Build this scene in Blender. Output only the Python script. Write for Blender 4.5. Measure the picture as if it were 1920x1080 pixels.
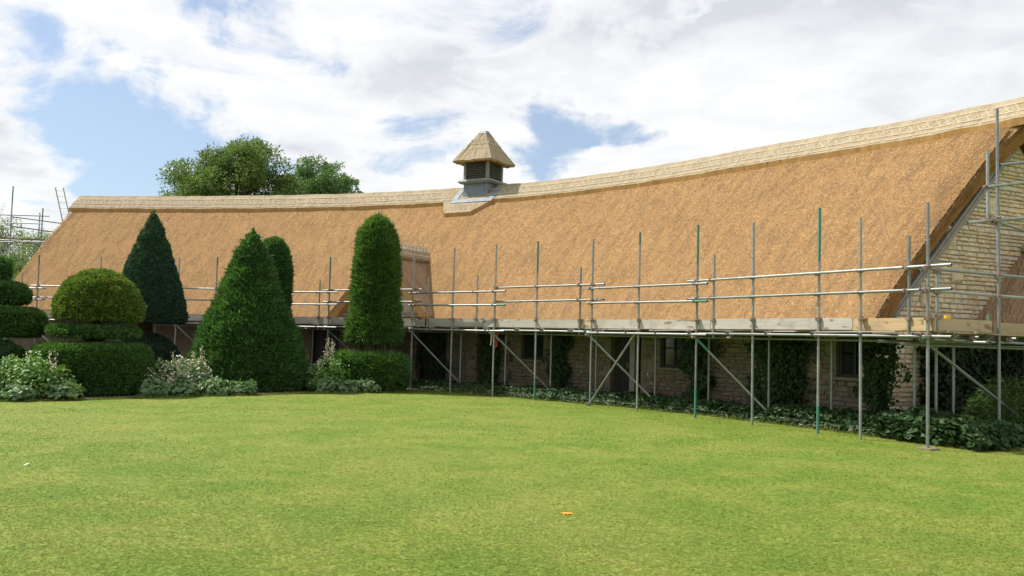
import bpy, math, random
import numpy as np
from mathutils import Matrix, Vector

for o in list(bpy.data.objects):
    bpy.data.objects.remove(o)
scene = bpy.context.scene
col = scene.collection
rng = np.random.default_rng(7)
random.seed(7)

# ------------------------------------------------------------------ camera
PITCH = math.atan(95 / 1700.0)
ROLL = 0.027
cam = bpy.data.cameras.new('camera')
cam.sensor_width = 36.0
cam.lens = 36.0 * 1700 / 1920
cam.clip_start = 0.1
cam.clip_end = 5000
cam_o = bpy.data.objects.new('camera', cam)
col.objects.link(cam_o)
_X = Vector((1, 0, 0))
_F = Vector((0, math.cos(PITCH), math.sin(PITCH)))
_U0 = Vector((0, -math.sin(PITCH), math.cos(PITCH)))
_R = math.cos(ROLL) * _X + math.sin(ROLL) * _U0
_U = -math.sin(ROLL) * _X + math.cos(ROLL) * _U0
cam_o.matrix_world = Matrix(((_R.x, _U.x, -_F.x, 0), (_R.y, _U.y, -_F.y, 0),
                             (_R.z, _U.z, -_F.z, 1.65), (0, 0, 0, 1)))
scene.camera = cam_o

# ------------------------------------------------------------------ light
SUN_EL = math.radians(52)
SUN_AZ = math.atan2(-0.90, 0.30)           # clockwise from +Y
sun_dir = Vector((math.sin(SUN_AZ) * math.cos(SUN_EL), math.cos(SUN_AZ) * math.cos(SUN_EL), math.sin(SUN_EL)))
sun = bpy.data.lights.new('sun', 'SUN')
sun.energy = 4.6
sun.angle = math.radians(0.6)
sun.color = (1.0, 0.95, 0.86)
sun_o = bpy.data.objects.new('sun', sun)
sun_o.rotation_euler = sun_dir.to_track_quat('Z', 'Y').to_euler()
sun_o.location = (-30, 10, 40)
col.objects.link(sun_o)

scene.view_settings.view_transform = 'Standard'
scene.view_settings.look = 'None'
scene.view_settings.gamma = 1.0
scene.view_settings.use_curve_mapping = False
scene.view_settings.exposure = 0.58

world = bpy.data.worlds.new('World')
scene.world = world
world.use_nodes = True


class NT:
    """small node-tree helper"""
    def __init__(self, tree):
        self.t = tree
        tree.nodes.clear()

    def n(self, typ, **kw):
        nd = self.t.nodes.new(typ)
        for k, v in kw.items():
            if k.startswith('i_'):
                nd.inputs[k[2:].replace('_', ' ')].default_value = v
            else:
                setattr(nd, k, v)
        return nd

    def l(self, a, b):
        self.t.links.new(a, b)

    def set(self, sock, v):
        if hasattr(v, 'is_output') or isinstance(v, bpy.types.NodeSocket):
            self.l(v, sock)
        else:
            sock.default_value = v

    def math(self, op, a, b=0.0, c=0.0, clamp=False):
        nd = self.n('ShaderNodeMath', operation=op, use_clamp=clamp)
        self.set(nd.inputs[0], a); self.set(nd.inputs[1], b); self.set(nd.inputs[2], c)
        return nd.outputs[0]

    def vmath(self, op, a, b=(0, 0, 0)):
        nd = self.n('ShaderNodeVectorMath', operation=op)
        self.set(nd.inputs[0], a); self.set(nd.inputs[1], b)
        return nd

    def mix(self, f, a, b, typ='MIX'):
        nd = self.n('ShaderNodeMix', data_type='RGBA', blend_type=typ)
        self.set(nd.inputs[0], f); self.set(nd.inputs[6], a); self.set(nd.inputs[7], b)
        return nd.outputs[2]

    def noise(self, vec, scale, detail=4, rough=0.55, dist=0.0):
        nd = self.n('ShaderNodeTexNoise')
        if vec is not None:
            self.l(vec, nd.inputs['Vector'])
        nd.inputs['Scale'].default_value = scale
        nd.inputs['Detail'].default_value = detail
        nd.inputs['Roughness'].default_value = rough
        nd.inputs['Distortion'].default_value = dist
        return nd.outputs['Fac']

    def ramp(self, f, stops):
        nd = self.n('ShaderNodeValToRGB')
        el = nd.color_ramp.elements
        while len(el) < len(stops):
            el.new(0.5)
        for e, (p, c) in zip(el, stops):
            e.position = p
            e.color = (c if len(c) == 4 else (*c, 1)) if hasattr(c, '__len__') else (c, c, c, 1)
        self.l(f, nd.inputs[0])
        return nd.outputs[0]

    def maprange(self, v, a, b, c=0.0, d=1.0, smooth=False):
        nd = self.n('ShaderNodeMapRange', interpolation_type='SMOOTHSTEP' if smooth else 'LINEAR')
        self.set(nd.inputs[0], v)
        for i, x in enumerate((a, b, c, d)):
            nd.inputs[i + 1].default_value = x
        return nd.outputs[0]


def build_world():
    w = NT(world.node_tree)
    out = w.n('ShaderNodeOutputWorld')
    bg = w.n('ShaderNodeBackground')
    w.l(bg.outputs[0], out.inputs[0])
    sky = w.n('ShaderNodeTexSky', sky_type='NISHITA')
    sky.sun_disc = False
    sky.sun_elevation = SUN_EL
    sky.sun_rotation = SUN_AZ
    sky.altitude = 80
    sky.air_density = 1.0
    sky.dust_density = 1.2
    sky.ozone_density = 1.3
    tc = w.n('ShaderNodeTexCoord')
    d = w.vmath('NORMALIZE', tc.outputs['Generated']).outputs[0]
    sep = w.n('ShaderNodeSeparateXYZ'); w.l(d, sep.inputs[0])
    zz = w.math('ADD', w.math('MAXIMUM', sep.outputs[2], 0.0), 0.16)
    cmb = w.n('ShaderNodeCombineXYZ')
    w.l(w.math('DIVIDE', sep.outputs[0], zz), cmb.inputs[0])
    w.l(w.math('DIVIDE', sep.outputs[1], zz), cmb.inputs[1])
    p = w.vmath('ADD', cmb.outputs[0], (3.1, 7.4, 0.0)).outputs[0]
    big = w.noise(p, 1.1, 3, 0.5, 0.3)
    fine = w.noise(p, 2.6, 10, 0.60, 0.55)
    dens = w.math('ADD', w.math('MULTIPLY', big, 0.40), w.math('MULTIPLY', fine, 0.60))
    # open gaps in the broken cloud deck (directions in the world), and fuller banks
    acc = None
    wn = w.n('ShaderNodeTexNoise'); w.l(d, wn.inputs['Vector'])
    wn.inputs['Scale'].default_value = 9.0; wn.inputs['Detail'].default_value = 5.0; wn.inputs['Roughness'].default_value = 0.6
    wv = w.vmath('SCALE', w.vmath('SUBTRACT', wn.outputs['Color'], (.5, .5, .5)).outputs[0]); wv.inputs['Scale'].default_value = 0.16
    dw = w.vmath('NORMALIZE', w.vmath('ADD', d, wv.outputs[0]).outputs[0]).outputs[0]
    gaps = SKY_GAPS
    for (gx, gy, gz, sig, amp) in gaps:
        dot = w.vmath('DOT_PRODUCT', dw, Vector((gx, gy, gz)).normalized())
        e = w.math('EXPONENT', w.math('MULTIPLY', w.math('SUBTRACT', dot.outputs['Value'], 1.0), 1.0 / (sig * sig)))
        e = w.math('MULTIPLY', e, amp)
        acc = e if acc is None else w.math('ADD', acc, e)
    dens = w.math('SUBTRACT', w.math('ADD', dens, 0.085), acc)
    cov = w.maprange(dens, 0.425, 0.575, 0, 1, True)
    # cloud body: bright tops, soft grey where thick
    thick = w.maprange(dens, 0.54, 0.72, 0, 1, True)
    shade = w.noise(w.vmath('ADD', p, (0.13, -0.18, 5.2)).outputs[0], 1.25, 5, 0.5, 0.2)
    sh = w.math('MULTIPLY', w.maprange(shade, 0.42, 0.68, 0, 1, True), w.maprange(thick, 0.0, 0.5, 0.25, 1.0))
    sh = w.math('ADD', sh, w.math('MULTIPLY', w.maprange(w.noise(p, 6.5, 6, 0.6, 0.4), 0.42, 0.66, 0, 1, True), 0.22), clamp=True)
    cc = w.mix(sh, (6.85, 6.88, 6.92, 1), (4.8, 5.0, 5.3, 1))
    blue = w.mix(1.0, sky.outputs[0], (.68, .80, .90, 1), 'MULTIPLY')
    blue = w.mix(0.25, blue, (6.7, 6.85, 7.1, 1))
    c = w.mix(w.math('MULTIPLY', cov, 0.97), blue, cc)
    w.l(c, bg.inputs[0])
    bg.inputs[1].default_value = 0.1


SKY_GAPS = [
    (-0.431, 1, 0.236, .055, .12), (-0.40, 1, 0.195, .042, .12), (-0.51, 1, 0.265, .050, .14), (-0.48, 1, 0.19, .03, .07), (-0.34, 1, 0.195, .022, .08),
    (-0.36, 1, 0.378, .034, .22), (-0.545, 1, 0.33, .025, .14),
    (0.02, 1, 0.212, .026, .15), (0.055, 1, 0.215, .026, .15), (0.095, 1, 0.222, .026, .15), (0.135, 1, 0.232, .024, .14), (-0.085, 1, 0.215, .028, .15), (-0.14, 1, 0.205, .020, .10),
    (-0.205, 1, 0.300, .014, .10), (0.205, 1, 0.380, .022, .12),
    (0.20, 1, 0.30, .10, -.06), (0.42, 1, 0.30, .13, -.07), (-0.20, 1, 0.33, .07, -.05), (0.35, 1, 0.20, .10, -.05),
    (-0.47, 1, 0.335, .045, -.15), (-0.56, 1, 0.29, .035, -.12), (-0.36, 1, 0.315, .040, -.12), (-0.55, 1, 0.185, .035, -.10), (-0.28, 1, 0.26, .04, -.06),
]
build_world()

# ------------------------------------------------------------------ helpers
W = {}


def mobj(name, me, mat, parent=None, M=None):
    o = bpy.data.objects.new(name, me)
    col.objects.link(o)
    if mat is not None and not me.materials:
        me.materials.append(mat)
    M = M or Matrix.Identity(4)
    W[o] = M
    if parent is not None:
        o.parent = parent
        o.matrix_parent_inverse = W[parent].inverted()
    o.matrix_basis = M
    return o


def empty(name, loc, label=None, cat=None, group=None):
    o = bpy.data.objects.new(name, None)
    o.empty_display_size = 0.2
    col.objects.link(o)
    M = Matrix.Translation(Vector(loc))
    o.matrix_basis = M
    W[o] = M
    tag(o, label, cat, group)
    return o


def tag(o, label=None, cat=None, group=None, kind=None):
    if label: o['label'] = label
    if cat: o['category'] = cat
    if group: o['group'] = group
    if kind: o['kind'] = kind
    return o


def fast_mesh(name, V, quads=None, tris=None, mat_q=None, mats=(), smooth=False, uv=None):
    """V (n,3); quads (m,4) ; tris (k,3)"""
    me = bpy.data.meshes.new(name)
    V = np.asarray(V, dtype=np.float32).reshape(-1, 3)
    nq = 0 if quads is None else len(quads)
    ntr = 0 if tris is None else len(tris)
    loops = []
    if nq: loops.append(np.asarray(quads, dtype=np.int32).ravel())
    if ntr: loops.append(np.asarray(tris, dtype=np.int32).ravel())
    loops = np.concatenate(loops)
    starts = np.concatenate([np.arange(nq, dtype=np.int32) * 4, nq * 4 + np.arange(ntr, dtype=np.int32) * 3])
    me.vertices.add(len(V)); me.vertices.foreach_set('co', V.ravel())
    me.loops.add(len(loops)); me.loops.foreach_set('vertex_index', loops)
    me.polygons.add(nq + ntr); me.polygons.foreach_set('loop_start', starts)
    me.polygons.foreach_set('use_smooth', np.full(nq + ntr, bool(smooth)))
    for m in mats:
        me.materials.append(m)
    if mat_q is not None:
        me.polygons.foreach_set('material_index', np.asarray(mat_q, dtype=np.int32))
    if uv is not None:
        ul = me.uv_layers.new(name='UVMap')
        ul.data.foreach_set('uv', np.asarray(uv, dtype=np.float32)[loops].ravel())
    me.update(calc_edges=True)
    me.validate()
    return me


class MB:
    """collects boxes, prisms and tubes in world space -> one mesh"""
    def __init__(self):
        self.v, self.q, self.t = [], [], []

    def box8(self, c8):
        b = len(self.v)
        self.v += [tuple(c) for c in c8]
        for f in ((0, 3, 2, 1), (4, 5, 6, 7), (0, 1, 5, 4), (1, 2, 6, 5), (2, 3, 7, 6), (3, 0, 4, 7)):
            self.q.append(tuple(b + i for i in f))
        return self

    def box(self, c, ax, ay, az, sx, sy, sz):
        c, ax, ay, az = Vector(c), Vector(ax), Vector(ay), Vector(az)
        p = []
        for k in (-.5, .5):
            for (i, j) in ((-.5, -.5), (.5, -.5), (.5, .5), (-.5, .5)):
                p.append(c + ax * sx * i + ay * sy * j + az * sz * k)
        return self.box8(p)

    def tube(self, a, b, r0, r1=None, n=8, cap=True):
        a, b = Vector(a), Vector(b)
        r1 = r0 if r1 is None else r1
        z = (b - a).normalized()
        x = z.orthogonal().normalized(); y = z.cross(x)
        s = len(self.v)
        for (c, r) in ((a, r0), (b, r1)):
            for k in range(n):
                an = 2 * math.pi * k / n
                self.v.append(tuple(c + x * math.cos(an) * r + y * math.sin(an) * r))
        for k in range(n):
            k2 = (k + 1) % n
            self.q.append((s + k, s + k2, s + n + k2, s + n + k))
        if cap:
            self.v.append(tuple(b)); e = len(self.v) - 1
            self.v.append(tuple(a)); e2 = len(self.v) - 1
            for k in range(n):
                k2 = (k + 1) % n
                self.t.append((s + n + k, s + n + k2, e))
                self.t.append((s + k2, s + k, e2))
        return self

    def grid(self, G):
        """G[i][j] points"""
        s = len(self.v)
        ni, nj = len(G), len(G[0])
        for r in G:
            self.v += [tuple(p) for p in r]
        for i in range(ni - 1):
            for j in range(nj - 1):
                a = s + i * nj + j
                self.q.append((a, a + 1, a + nj + 1, a + nj))
        return self

    def mesh(self, name, smooth=False):
        return fast_mesh(name, np.array(self.v), np.array(self.q) if self.q else None,
                         np.array(self.t) if self.t else None, smooth=smooth)

    def build(self, name, mat, parent=None, smooth=False):
        return mobj(name, self.mesh(name, smooth), mat, parent)


def _hash(ix, iy, iz, seed):
    h = (ix * 374761393 + iy * 668265263 + iz * 2147483647 + seed * 974634777) & 0x7fffffff
    h = ((h ^ (h >> 13)) * 1274126177) & 0x7fffffff
    h = ((h ^ (h >> 16)) * 2246822519) & 0x7fffffff
    return (h ^ (h >> 15)) / float(0x7fffffff)


def vnoise(P, scale, seed=0):
    P = np.asarray(P, dtype=np.float64) * scale
    i = np.floor(P).astype(np.int64); f = P - i
    f = f * f * (3 - 2 * f)
    out = 0
    for dx in (0, 1):
        for dy in (0, 1):
            for dz in (0, 1):
                w = (f[..., 0] if dx else 1 - f[..., 0]) * (f[..., 1] if dy else 1 - f[..., 1]) * (f[..., 2] if dz else 1 - f[..., 2])
                out = out + w * _hash(i[..., 0] + dx, i[..., 1] + dy, i[..., 2] + dz, seed)
    return out * 2 - 1


# ------------------------------------------------------------------ plan of the barn (metres): the scaffold line it curves along
PL = np.array([(7.55, 13.9), (6.96, 15.15), (6.05, 17.1), (5.03, 18.95), (3.85, 20.75), (2.4, 22.65), (.75, 24.6), (-.7, 26.0),
               (-2.6, 27.6), (-4.4, 28.75), (-6.3, 29.8), (-8.3, 30.7), (-10.4, 31.4), (-13.5, 32.2), (-17.0, 32.85), (-20, 33.3)])


def _plan():
    Q = np.vstack([2 * PL[0] - PL[1], PL, 2 * PL[-1] - PL[-2]])
    out = []
    for i in range(len(PL) - 1):
        p0, p1, p2, p3 = Q[i:i + 4]
        for t in np.linspace(0, 1, 40, endpoint=False):
            out.append(.5 * ((2 * p1) + (-p0 + p2) * t + (2 * p0 - 5 * p1 + 4 * p2 - p3) * t * t + (-p0 + 3 * p1 - 3 * p2 + p3) * t ** 3))
    out.append(PL[-1])
    c = np.array(out)
    for k in range(200):
        c[1:-1] = .5 * c[1:-1] + .25 * (c[:-2] + c[2:])
    s = np.r_[0, np.cumsum(np.linalg.norm(np.diff(c, axis=0), axis=1))]
    S = np.linspace(0, s[-1], 400)
    cx, cy = np.interp(S, s, c[:, 0]), np.interp(S, s, c[:, 1])
    tx, ty = np.gradient(cx, S), np.gradient(cy, S)
    k = np.hypot(tx, ty); tx /= k; ty /= k
    for _ in range(60):
        tx[1:-1] = .5 * tx[1:-1] + .25 * (tx[:-2] + tx[2:]); ty[1:-1] = .5 * ty[1:-1] + .25 * (ty[:-2] + ty[2:])
    k = np.hypot(tx, ty)
    return S, cx, cy, tx / k, ty / k


SS, CX, CY, TX, TY = _plan()


def at(s, off=0.0, z=0.0):
    """world point(s) at arc length s along the scaffold line, off metres towards the barn"""
    s, off, z = np.broadcast_arrays(np.asarray(s, float), np.asarray(off, float), np.asarray(z, float))
    x, y = np.interp(s, SS, CX), np.interp(s, SS, CY)
    tx, ty = np.interp(s, SS, TX), np.interp(s, SS, TY)
    lo = s - np.clip(s, SS[0], SS[-1])
    return np.stack([x + tx * lo + ty * off, y + ty * lo - tx * off, z], -1)


def frame(s):
    tx, ty = float(np.interp(s, SS, TX)), float(np.interp(s, SS, TY))
    return Vector((tx, ty, 0)), Vector((ty, -tx, 0))       # tangent, inward normal


S0, S1 = 3.60, 35.55            # verges of the thatch
SG = 3.97                       # right gable wall
SGL = 35.2                      # left gable wall
EAVE_O, EAVE_Z, RUN, RISE = 1.15, 2.24, 5.0, 5.0
SL = math.hypot(RUN, RISE)
WALL = 1.70


def verge_s(t):
    """the right verge kicks out a little under the ridge"""
    return np.interp(t, [0, .2, .45, .7, .85, .95, 1], [3.62, 3.76, 3.76, 3.68, 3.52, 3.28, 3.15])


def ridge_lift(s):
    return 0.13 * np.exp(-((s - 9.5) / 5.0) ** 2)


def roof(s, t, h=0.0):
    """point on the front slope; t 0 at eave, 1 at ridge; h metres proud along the slope normal"""
    t = np.asarray(t, float)
    belly = 0.10 * np.sin(np.pi * np.clip(t, 0, 1)) - 0.05 * np.exp(-t * 14)
    hh = np.asarray(h, float) + belly
    sf = np.asarray(s, float)
    lift = 0.08 * np.clip((sf - 24) / 11, 0, 1) * (1 - t) + ridge_lift(sf) * t
    return at(s, EAVE_O + RUN * t - hh * RISE / SL, EAVE_Z + lift + RISE * t + hh * RUN / SL)


# ------------------------------------------------------------------ materials
def new_mat(name):
    m = bpy.data.materials.new(name)
    m.use_nodes = True
    k = NT(m.node_tree)
    out = k.n('ShaderNodeOutputMaterial')
    b = k.n('ShaderNodeBsdfPrincipled')
    k.l(b.outputs[0], out.inputs[0])
    return m, k, b, out


def bump(k, b, h, strength, dist=0.02):
    n = k.n('ShaderNodeBump')
    n.inputs['Strength'].default_value = strength
    n.inputs['Distance'].default_value = dist
    k.l(h, n.inputs['Height'])
    k.l(n.outputs[0], b.inputs['Normal'])


def simple(name, c, rough=0.7, var=0.25, scale=6.0, metal=0.0, bumpk=0.0, spec=0.3, obrand=0.0):
    m, k, b, out = new_mat(name)
    tc = k.n('ShaderNodeTexCoord')
    n = k.noise(tc.outputs['Object'], scale, 5, 0.6)
    f = k.maprange(n, 0.25, 0.75, 1 - var, 1 + var)
    if obrand:
        oi = k.n('ShaderNodeObjectInfo')
        f = k.math('MULTIPLY', f, k.maprange(oi.outputs['Random'], 0, 1, 1 - obrand, 1 + obrand))
    v = k.vmath('SCALE', (c[0], c[1], c[2])); k.l(f, v.inputs['Scale'])
    k.l(v.outputs[0], b.inputs['Base Color'])
    b.inputs['Roughness'].default_value = rough
    b.inputs['Metallic'].default_value = metal
    b.inputs['Specular IOR Level'].default_value = spec
    if bumpk:
        bump(k, b, k.noise(tc.outputs['Object'], scale * 5, 4), bumpk)
    return m


def thatch_mat(name, base, dark, light, streak=1.0, grain=1.0):
    m, k, b, out = new_mat(name)
    uv = k.n('ShaderNodeUVMap')
    mp = k.n('ShaderNodeMapping'); mp.inputs['Scale'].default_value = (1.0, 0.22, 1); k.l(uv.outputs[0], mp.inputs[0])
    st = k.noise(mp.outputs[0], 4.2, 6, 0.66)                       # runs of the reed down the slope
    st2 = k.noise(mp.outputs[0], 9.0, 4, 0.6)
    big = k.noise(uv.outputs[0], 0.55, 4, 0.55)
    gr = k.noise(uv.outputs[0], 34.0, 3, 0.75)                      # reed ends
    gr2 = k.noise(uv.outputs[0], 13.0, 3, 0.7)
    c = k.mix(k.maprange(st, 0.34, 0.58, 0, 1, True), dark, base)
    c = k.mix(k.math('MULTIPLY', k.maprange(st2, 0.45, 0.75, 0, 1, True), 0.4), c, light)
    c = k.mix(k.math('MULTIPLY', k.maprange(big, 0.42, 0.72, 0, 1, True), 0.14 * streak), c, dark)
    g = k.maprange(gr, 0.30, 0.68, 1 - 0.46 * grain, 1 + 0.30 * grain)
    g2 = k.maprange(gr2, 0.3, 0.7, 1 - 0.10 * grain, 1 + 0.10 * grain)
    pit = k.maprange(k.noise(uv.outputs[0], 19.0, 2, 0.8), 0.29, 0.39, 1 - 0.30 * grain, 1.0)
    mp3 = k.n('ShaderNodeMapping'); mp3.inputs['Scale'].default_value = (1.0, 0.07, 1); k.l(uv.outputs[0], mp3.inputs[0])
    comb = k.noise(mp3.outputs[0], 42.0, 3, 0.65)
    g = k.math('MULTIPLY', g, k.maprange(comb, 0.3, 0.7, 1 - 0.16 * grain, 1 + 0.12 * grain))
    g = k.math('MULTIPLY', g, pit)
    v = k.vmath('SCALE', c); k.l(k.math('MULTIPLY', g, g2), v.inputs['Scale'])
    k.l(v.outputs[0], b.inputs['Base Color'])
    b.inputs['Roughness'].default_value = 0.92
    b.inputs['Specular IOR Level'].default_value = 0.1
    gr3 = k.noise(uv.outputs[0], 75.0, 2, 0.7)
    h = k.math('ADD', k.math('ADD', k.math('MULTIPLY', gr, 0.8), k.math('MULTIPLY', gr2, 0.12)), k.math('MULTIPLY', gr3, 0.4))
    bump(k, b, h, 0.32, 0.022)
    return m


M_thatch = thatch_mat('water_reed_thatch', (.375, .226, .100, 1), (.285, .178, .090, 1), (.415, .268, .132, 1), 1.1, .8)
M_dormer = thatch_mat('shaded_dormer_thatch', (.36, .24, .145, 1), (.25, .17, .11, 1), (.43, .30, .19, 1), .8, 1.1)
M_verge = thatch_mat('reed_verge_cut', (.30, .155, .055, 1), (.16, .082, .035, 1), (.38, .22, .09, 1), 1.0, 1.1)
M_ridge = thatch_mat('sedge_ridge', (.345, .282, .188, 1), (.275, .22, .145, 1), (.40, .34, .24, 1), 0.5, 0.9)
M_ridge_edge = thatch_mat('sedge_cut_edge', (.42, .255, .10, 1), (.32, .19, .075, 1), (.48, .31, .14, 1), 0.4, 0.5)
M_rod = simple('split_hazel', (.66, .58, .47), 0.7, 0.3, 3.0)
M_lead = simple('lead_sheet', (.155, .185, .225), 0.6, 0.3, 5.0, 0.0, 0.05, 0.5)
M_greywood = simple('grey_painted_timber', (.20, .215, .20), 0.6, 0.15, 6.0)
M_louvre = simple('louvre_timber', (.13, .125, .10), 0.65, 0.2, 6.0)
M_cream = simple('cream_render', (.56, .49, .40), 0.85, 0.1, 2.0)
M_oak = simple('weathered_oak', (.27, .245, .225), 0.8, 0.25, 8.0, 0, 0.15)
M_dark = simple('unlit_interior', (.012, .011, .010), 0.9, 0.1)
M_door = simple('dark_planks', (.022, .021, .019), 0.55, 0.3, 7.0, 0, 0.1, 0.35, 0.25)  # near-black base colour shared by every door
M_frame = simple('dark_window_frame', (.03, .03, .028), 0.5, 0.2)
M_soil = simple('bed_soil', (.07, .05, .034), 0.95, 0.4, 9.0, 0, 0.6)
M_coupler = simple('rusty_coupler_steel', (.27, .20, .16), 0.55, 0.35, 40.0, 0.4)
M_green = simple('green_paint_band', (.065, .20, .145), 0.55, 0.3, 9.0)
M_hole = simple('tube_inside', (.03, .03, .03), 0.9, 0.1)
M_bark = simple('tree_bark', (.085, .062, .045), 0.9, 0.3, 9.0, 0, 0.4)
M_yewbark = simple('yew_bark', (.085, .05, .036), 0.9, 0.3, 14.0, 0, 0.4)
M_alu = simple('ladder_aluminium', (.50, .52, .54), 0.4, 0.15, 8.0, 0.7)
M_red = simple('red_tape', (.55, .09, .05), 0.6, 0.1)
M_white = simple('white_plastic', (.75, .74, .70), 0.5, 0.08)
M_yellow = simple('yellow_plastic', (.75, .45, .04), 0.5, 0.08)
M_orange = simple('orange_leaf', (.85, .30, .02), 0.6, 0.2, 20)


def tube_mat():
    m, k, b, out = new_mat('galvanised_tube')
    tc = k.n('ShaderNodeTexCoord')
    g = k.n('ShaderNodeNewGeometry')
    oi = k.n('ShaderNodeObjectInfo')
    n = k.noise(g.outputs['Position'], 7.0, 5, 0.65)
    n2 = k.noise(g.outputs['Position'], 2.0, 3, 0.6)
    c = k.mix(k.maprange(n, 0.3, 0.7), (.215, .235, .23, 1), (.34, .36, .355, 1))
    c = k.mix(k.math('MULTIPLY', k.maprange(n2, 0.55, 0.75), 0.5), c, (.30, .25, .20, 1))
    v = k.vmath('SCALE', c); k.l(k.maprange(oi.outputs['Random'], 0, 1, 0.72, 1.1), v.inputs['Scale'])
    k.l(v.outputs[0], b.inputs['Base Color'])
    b.inputs['Metallic'].default_value = 0.55
    k.l(k.maprange(n, 0.3, 0.7, 0.38, 0.6), b.inputs['Roughness'])
    return m


M_tube = tube_mat()


def board_mat(name, c0, c1, knots=True):
    m, k, b, out = new_mat(name)
    uv = k.n('ShaderNodeTexCoord')
    oi = k.n('ShaderNodeObjectInfo')
    off = k.vmath('SCALE', (7.3, 3.1, 5.7)); k.l(oi.outputs['Random'], off.inputs['Scale'])
    mp = k.n('ShaderNodeMapping'); mp.inputs['Scale'].default_value = (0.35, 6, 12)
    k.l(k.vmath('ADD', uv.outputs['Object'], off.outputs[0]).outputs[0], mp.inputs[0])
    n = k.noise(mp.outputs[0], 3.0, 6, 0.6, 0.6)
    mp2 = k.n('ShaderNodeMapping'); mp2.inputs['Scale'].default_value = (3.4, 8, 9)
    k.l(k.vmath('ADD', uv.outputs['Object'], off.outputs[0]).outputs[0], mp2.inputs[0])
    kn = k.noise(mp2.outputs[0], 1.0, 1, 0.3)
    c = k.mix(k.maprange(n, 0.3, 0.7), c0, c1)
    c = k.mix(k.math('MULTIPLY', k.maprange(kn, 0.66, 0.74), 0.7), c, (.16, .09, .045, 1))
    stn = k.noise(k.vmath('ADD', uv.outputs['Object'], off.outputs[0]).outputs[0], 2.2, 5, 0.65)
    c = k.mix(k.math('MULTIPLY', k.maprange(stn, 0.5, 0.72, 0, 1, True), 0.45), c, (.22, .17, .12, 1))
    v = k.vmath('SCALE', c); k.l(k.maprange(oi.outputs['Random'], 0, 1, 0.78, 1.1), v.inputs['Scale'])
    k.l(v.outputs[0], b.inputs['Base Color'])
    b.inputs['Roughness'].default_value = 0.8
    b.inputs['Specular IOR Level'].default_value = 0.2
    return m


M_board_pale = board_mat('weathered_scaffold_board', (.36, .335, .295, 1), (.46, .435, .385, 1))
M_board_new = board_mat('fresh_pine_board', (.37, .265, .14, 1), (.47, .355, .21, 1))
M_board_brown = board_mat('old_pine_board', (.42, .32, .20, 1), (.52, .42, .285, 1))
M_deck = board_mat('deck_board', (.22, .17, .11, 1), (.34, .27, .18, 1))


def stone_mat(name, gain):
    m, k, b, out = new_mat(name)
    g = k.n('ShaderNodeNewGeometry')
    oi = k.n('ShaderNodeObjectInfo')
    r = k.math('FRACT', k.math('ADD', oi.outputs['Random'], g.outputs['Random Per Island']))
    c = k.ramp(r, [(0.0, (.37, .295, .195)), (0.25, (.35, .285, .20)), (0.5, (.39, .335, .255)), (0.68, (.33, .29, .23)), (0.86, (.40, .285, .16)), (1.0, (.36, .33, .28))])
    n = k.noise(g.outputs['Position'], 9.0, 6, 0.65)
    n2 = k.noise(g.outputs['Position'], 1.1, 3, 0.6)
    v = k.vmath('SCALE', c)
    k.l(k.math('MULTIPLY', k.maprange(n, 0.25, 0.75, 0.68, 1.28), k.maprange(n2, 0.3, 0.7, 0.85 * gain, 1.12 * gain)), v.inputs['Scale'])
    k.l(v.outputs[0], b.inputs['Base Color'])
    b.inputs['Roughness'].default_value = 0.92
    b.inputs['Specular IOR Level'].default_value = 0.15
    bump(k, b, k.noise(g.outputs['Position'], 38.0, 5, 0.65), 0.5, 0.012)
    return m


M_stone = stone_mat('limestone_painted_shade', 0.46)  # same limestone, shade under the deck put into a darker colour
M_stone_lit = stone_mat('limestone_painted_lit', 1.75)  # same limestone, open light on the gable put into a lighter colour
M_mortar_lit = simple('lime_mortar_painted_lit', (.46, .38, .28), 0.95, 0.25, 8.0, 0, 0.4)  # gable mortar, lightened along with its stones to look better lit
M_mortar = simple('lime_mortar_painted_shade', (.175, .145, .105), 0.95, 0.25, 8.0, 0, 0.4)  # front wall mortar, darkened to carry the shade under the deck


def leaf_mat(name, cols, patch=None, patch_scale=0.8, trans=0.22, rough=0.5, spec=0.35):
    m, k, b, out = new_mat(name)
    g = k.n('ShaderNodeNewGeometry')
    r = g.outputs['Random Per Island']
    n = len(cols)
    c = k.ramp(r, [(i / max(1, n - 1), cc) for i, cc in enumerate(cols)])
    if patch:
        pn = k.noise(g.outputs['Position'], patch_scale, 3, 0.6)
        c = k.mix(k.math('MULTIPLY', k.maprange(pn, 0.48, 0.68, 0, 1, True), 0.7), c, (*patch, 1))
    k.l(c, b.inputs['Base Color'])
    b.inputs['Roughness'].default_value = rough
    b.inputs['Specular IOR Level'].default_value = spec
    tr = k.n('ShaderNodeBsdfTranslucent')
    tcx = k.mix(1.0, c, (1.25, 1.4, .6, 1), 'MULTIPLY')
    k.l(tcx, tr.inputs[0])
    mx = k.n('ShaderNodeMixShader'); mx.inputs[0].default_value = trans
    k.l(b.outputs[0], mx.inputs[1]); k.l(tr.outputs[0], mx.inputs[2])
    k.l(mx.outputs[0], out.inputs[0])
    return m


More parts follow.
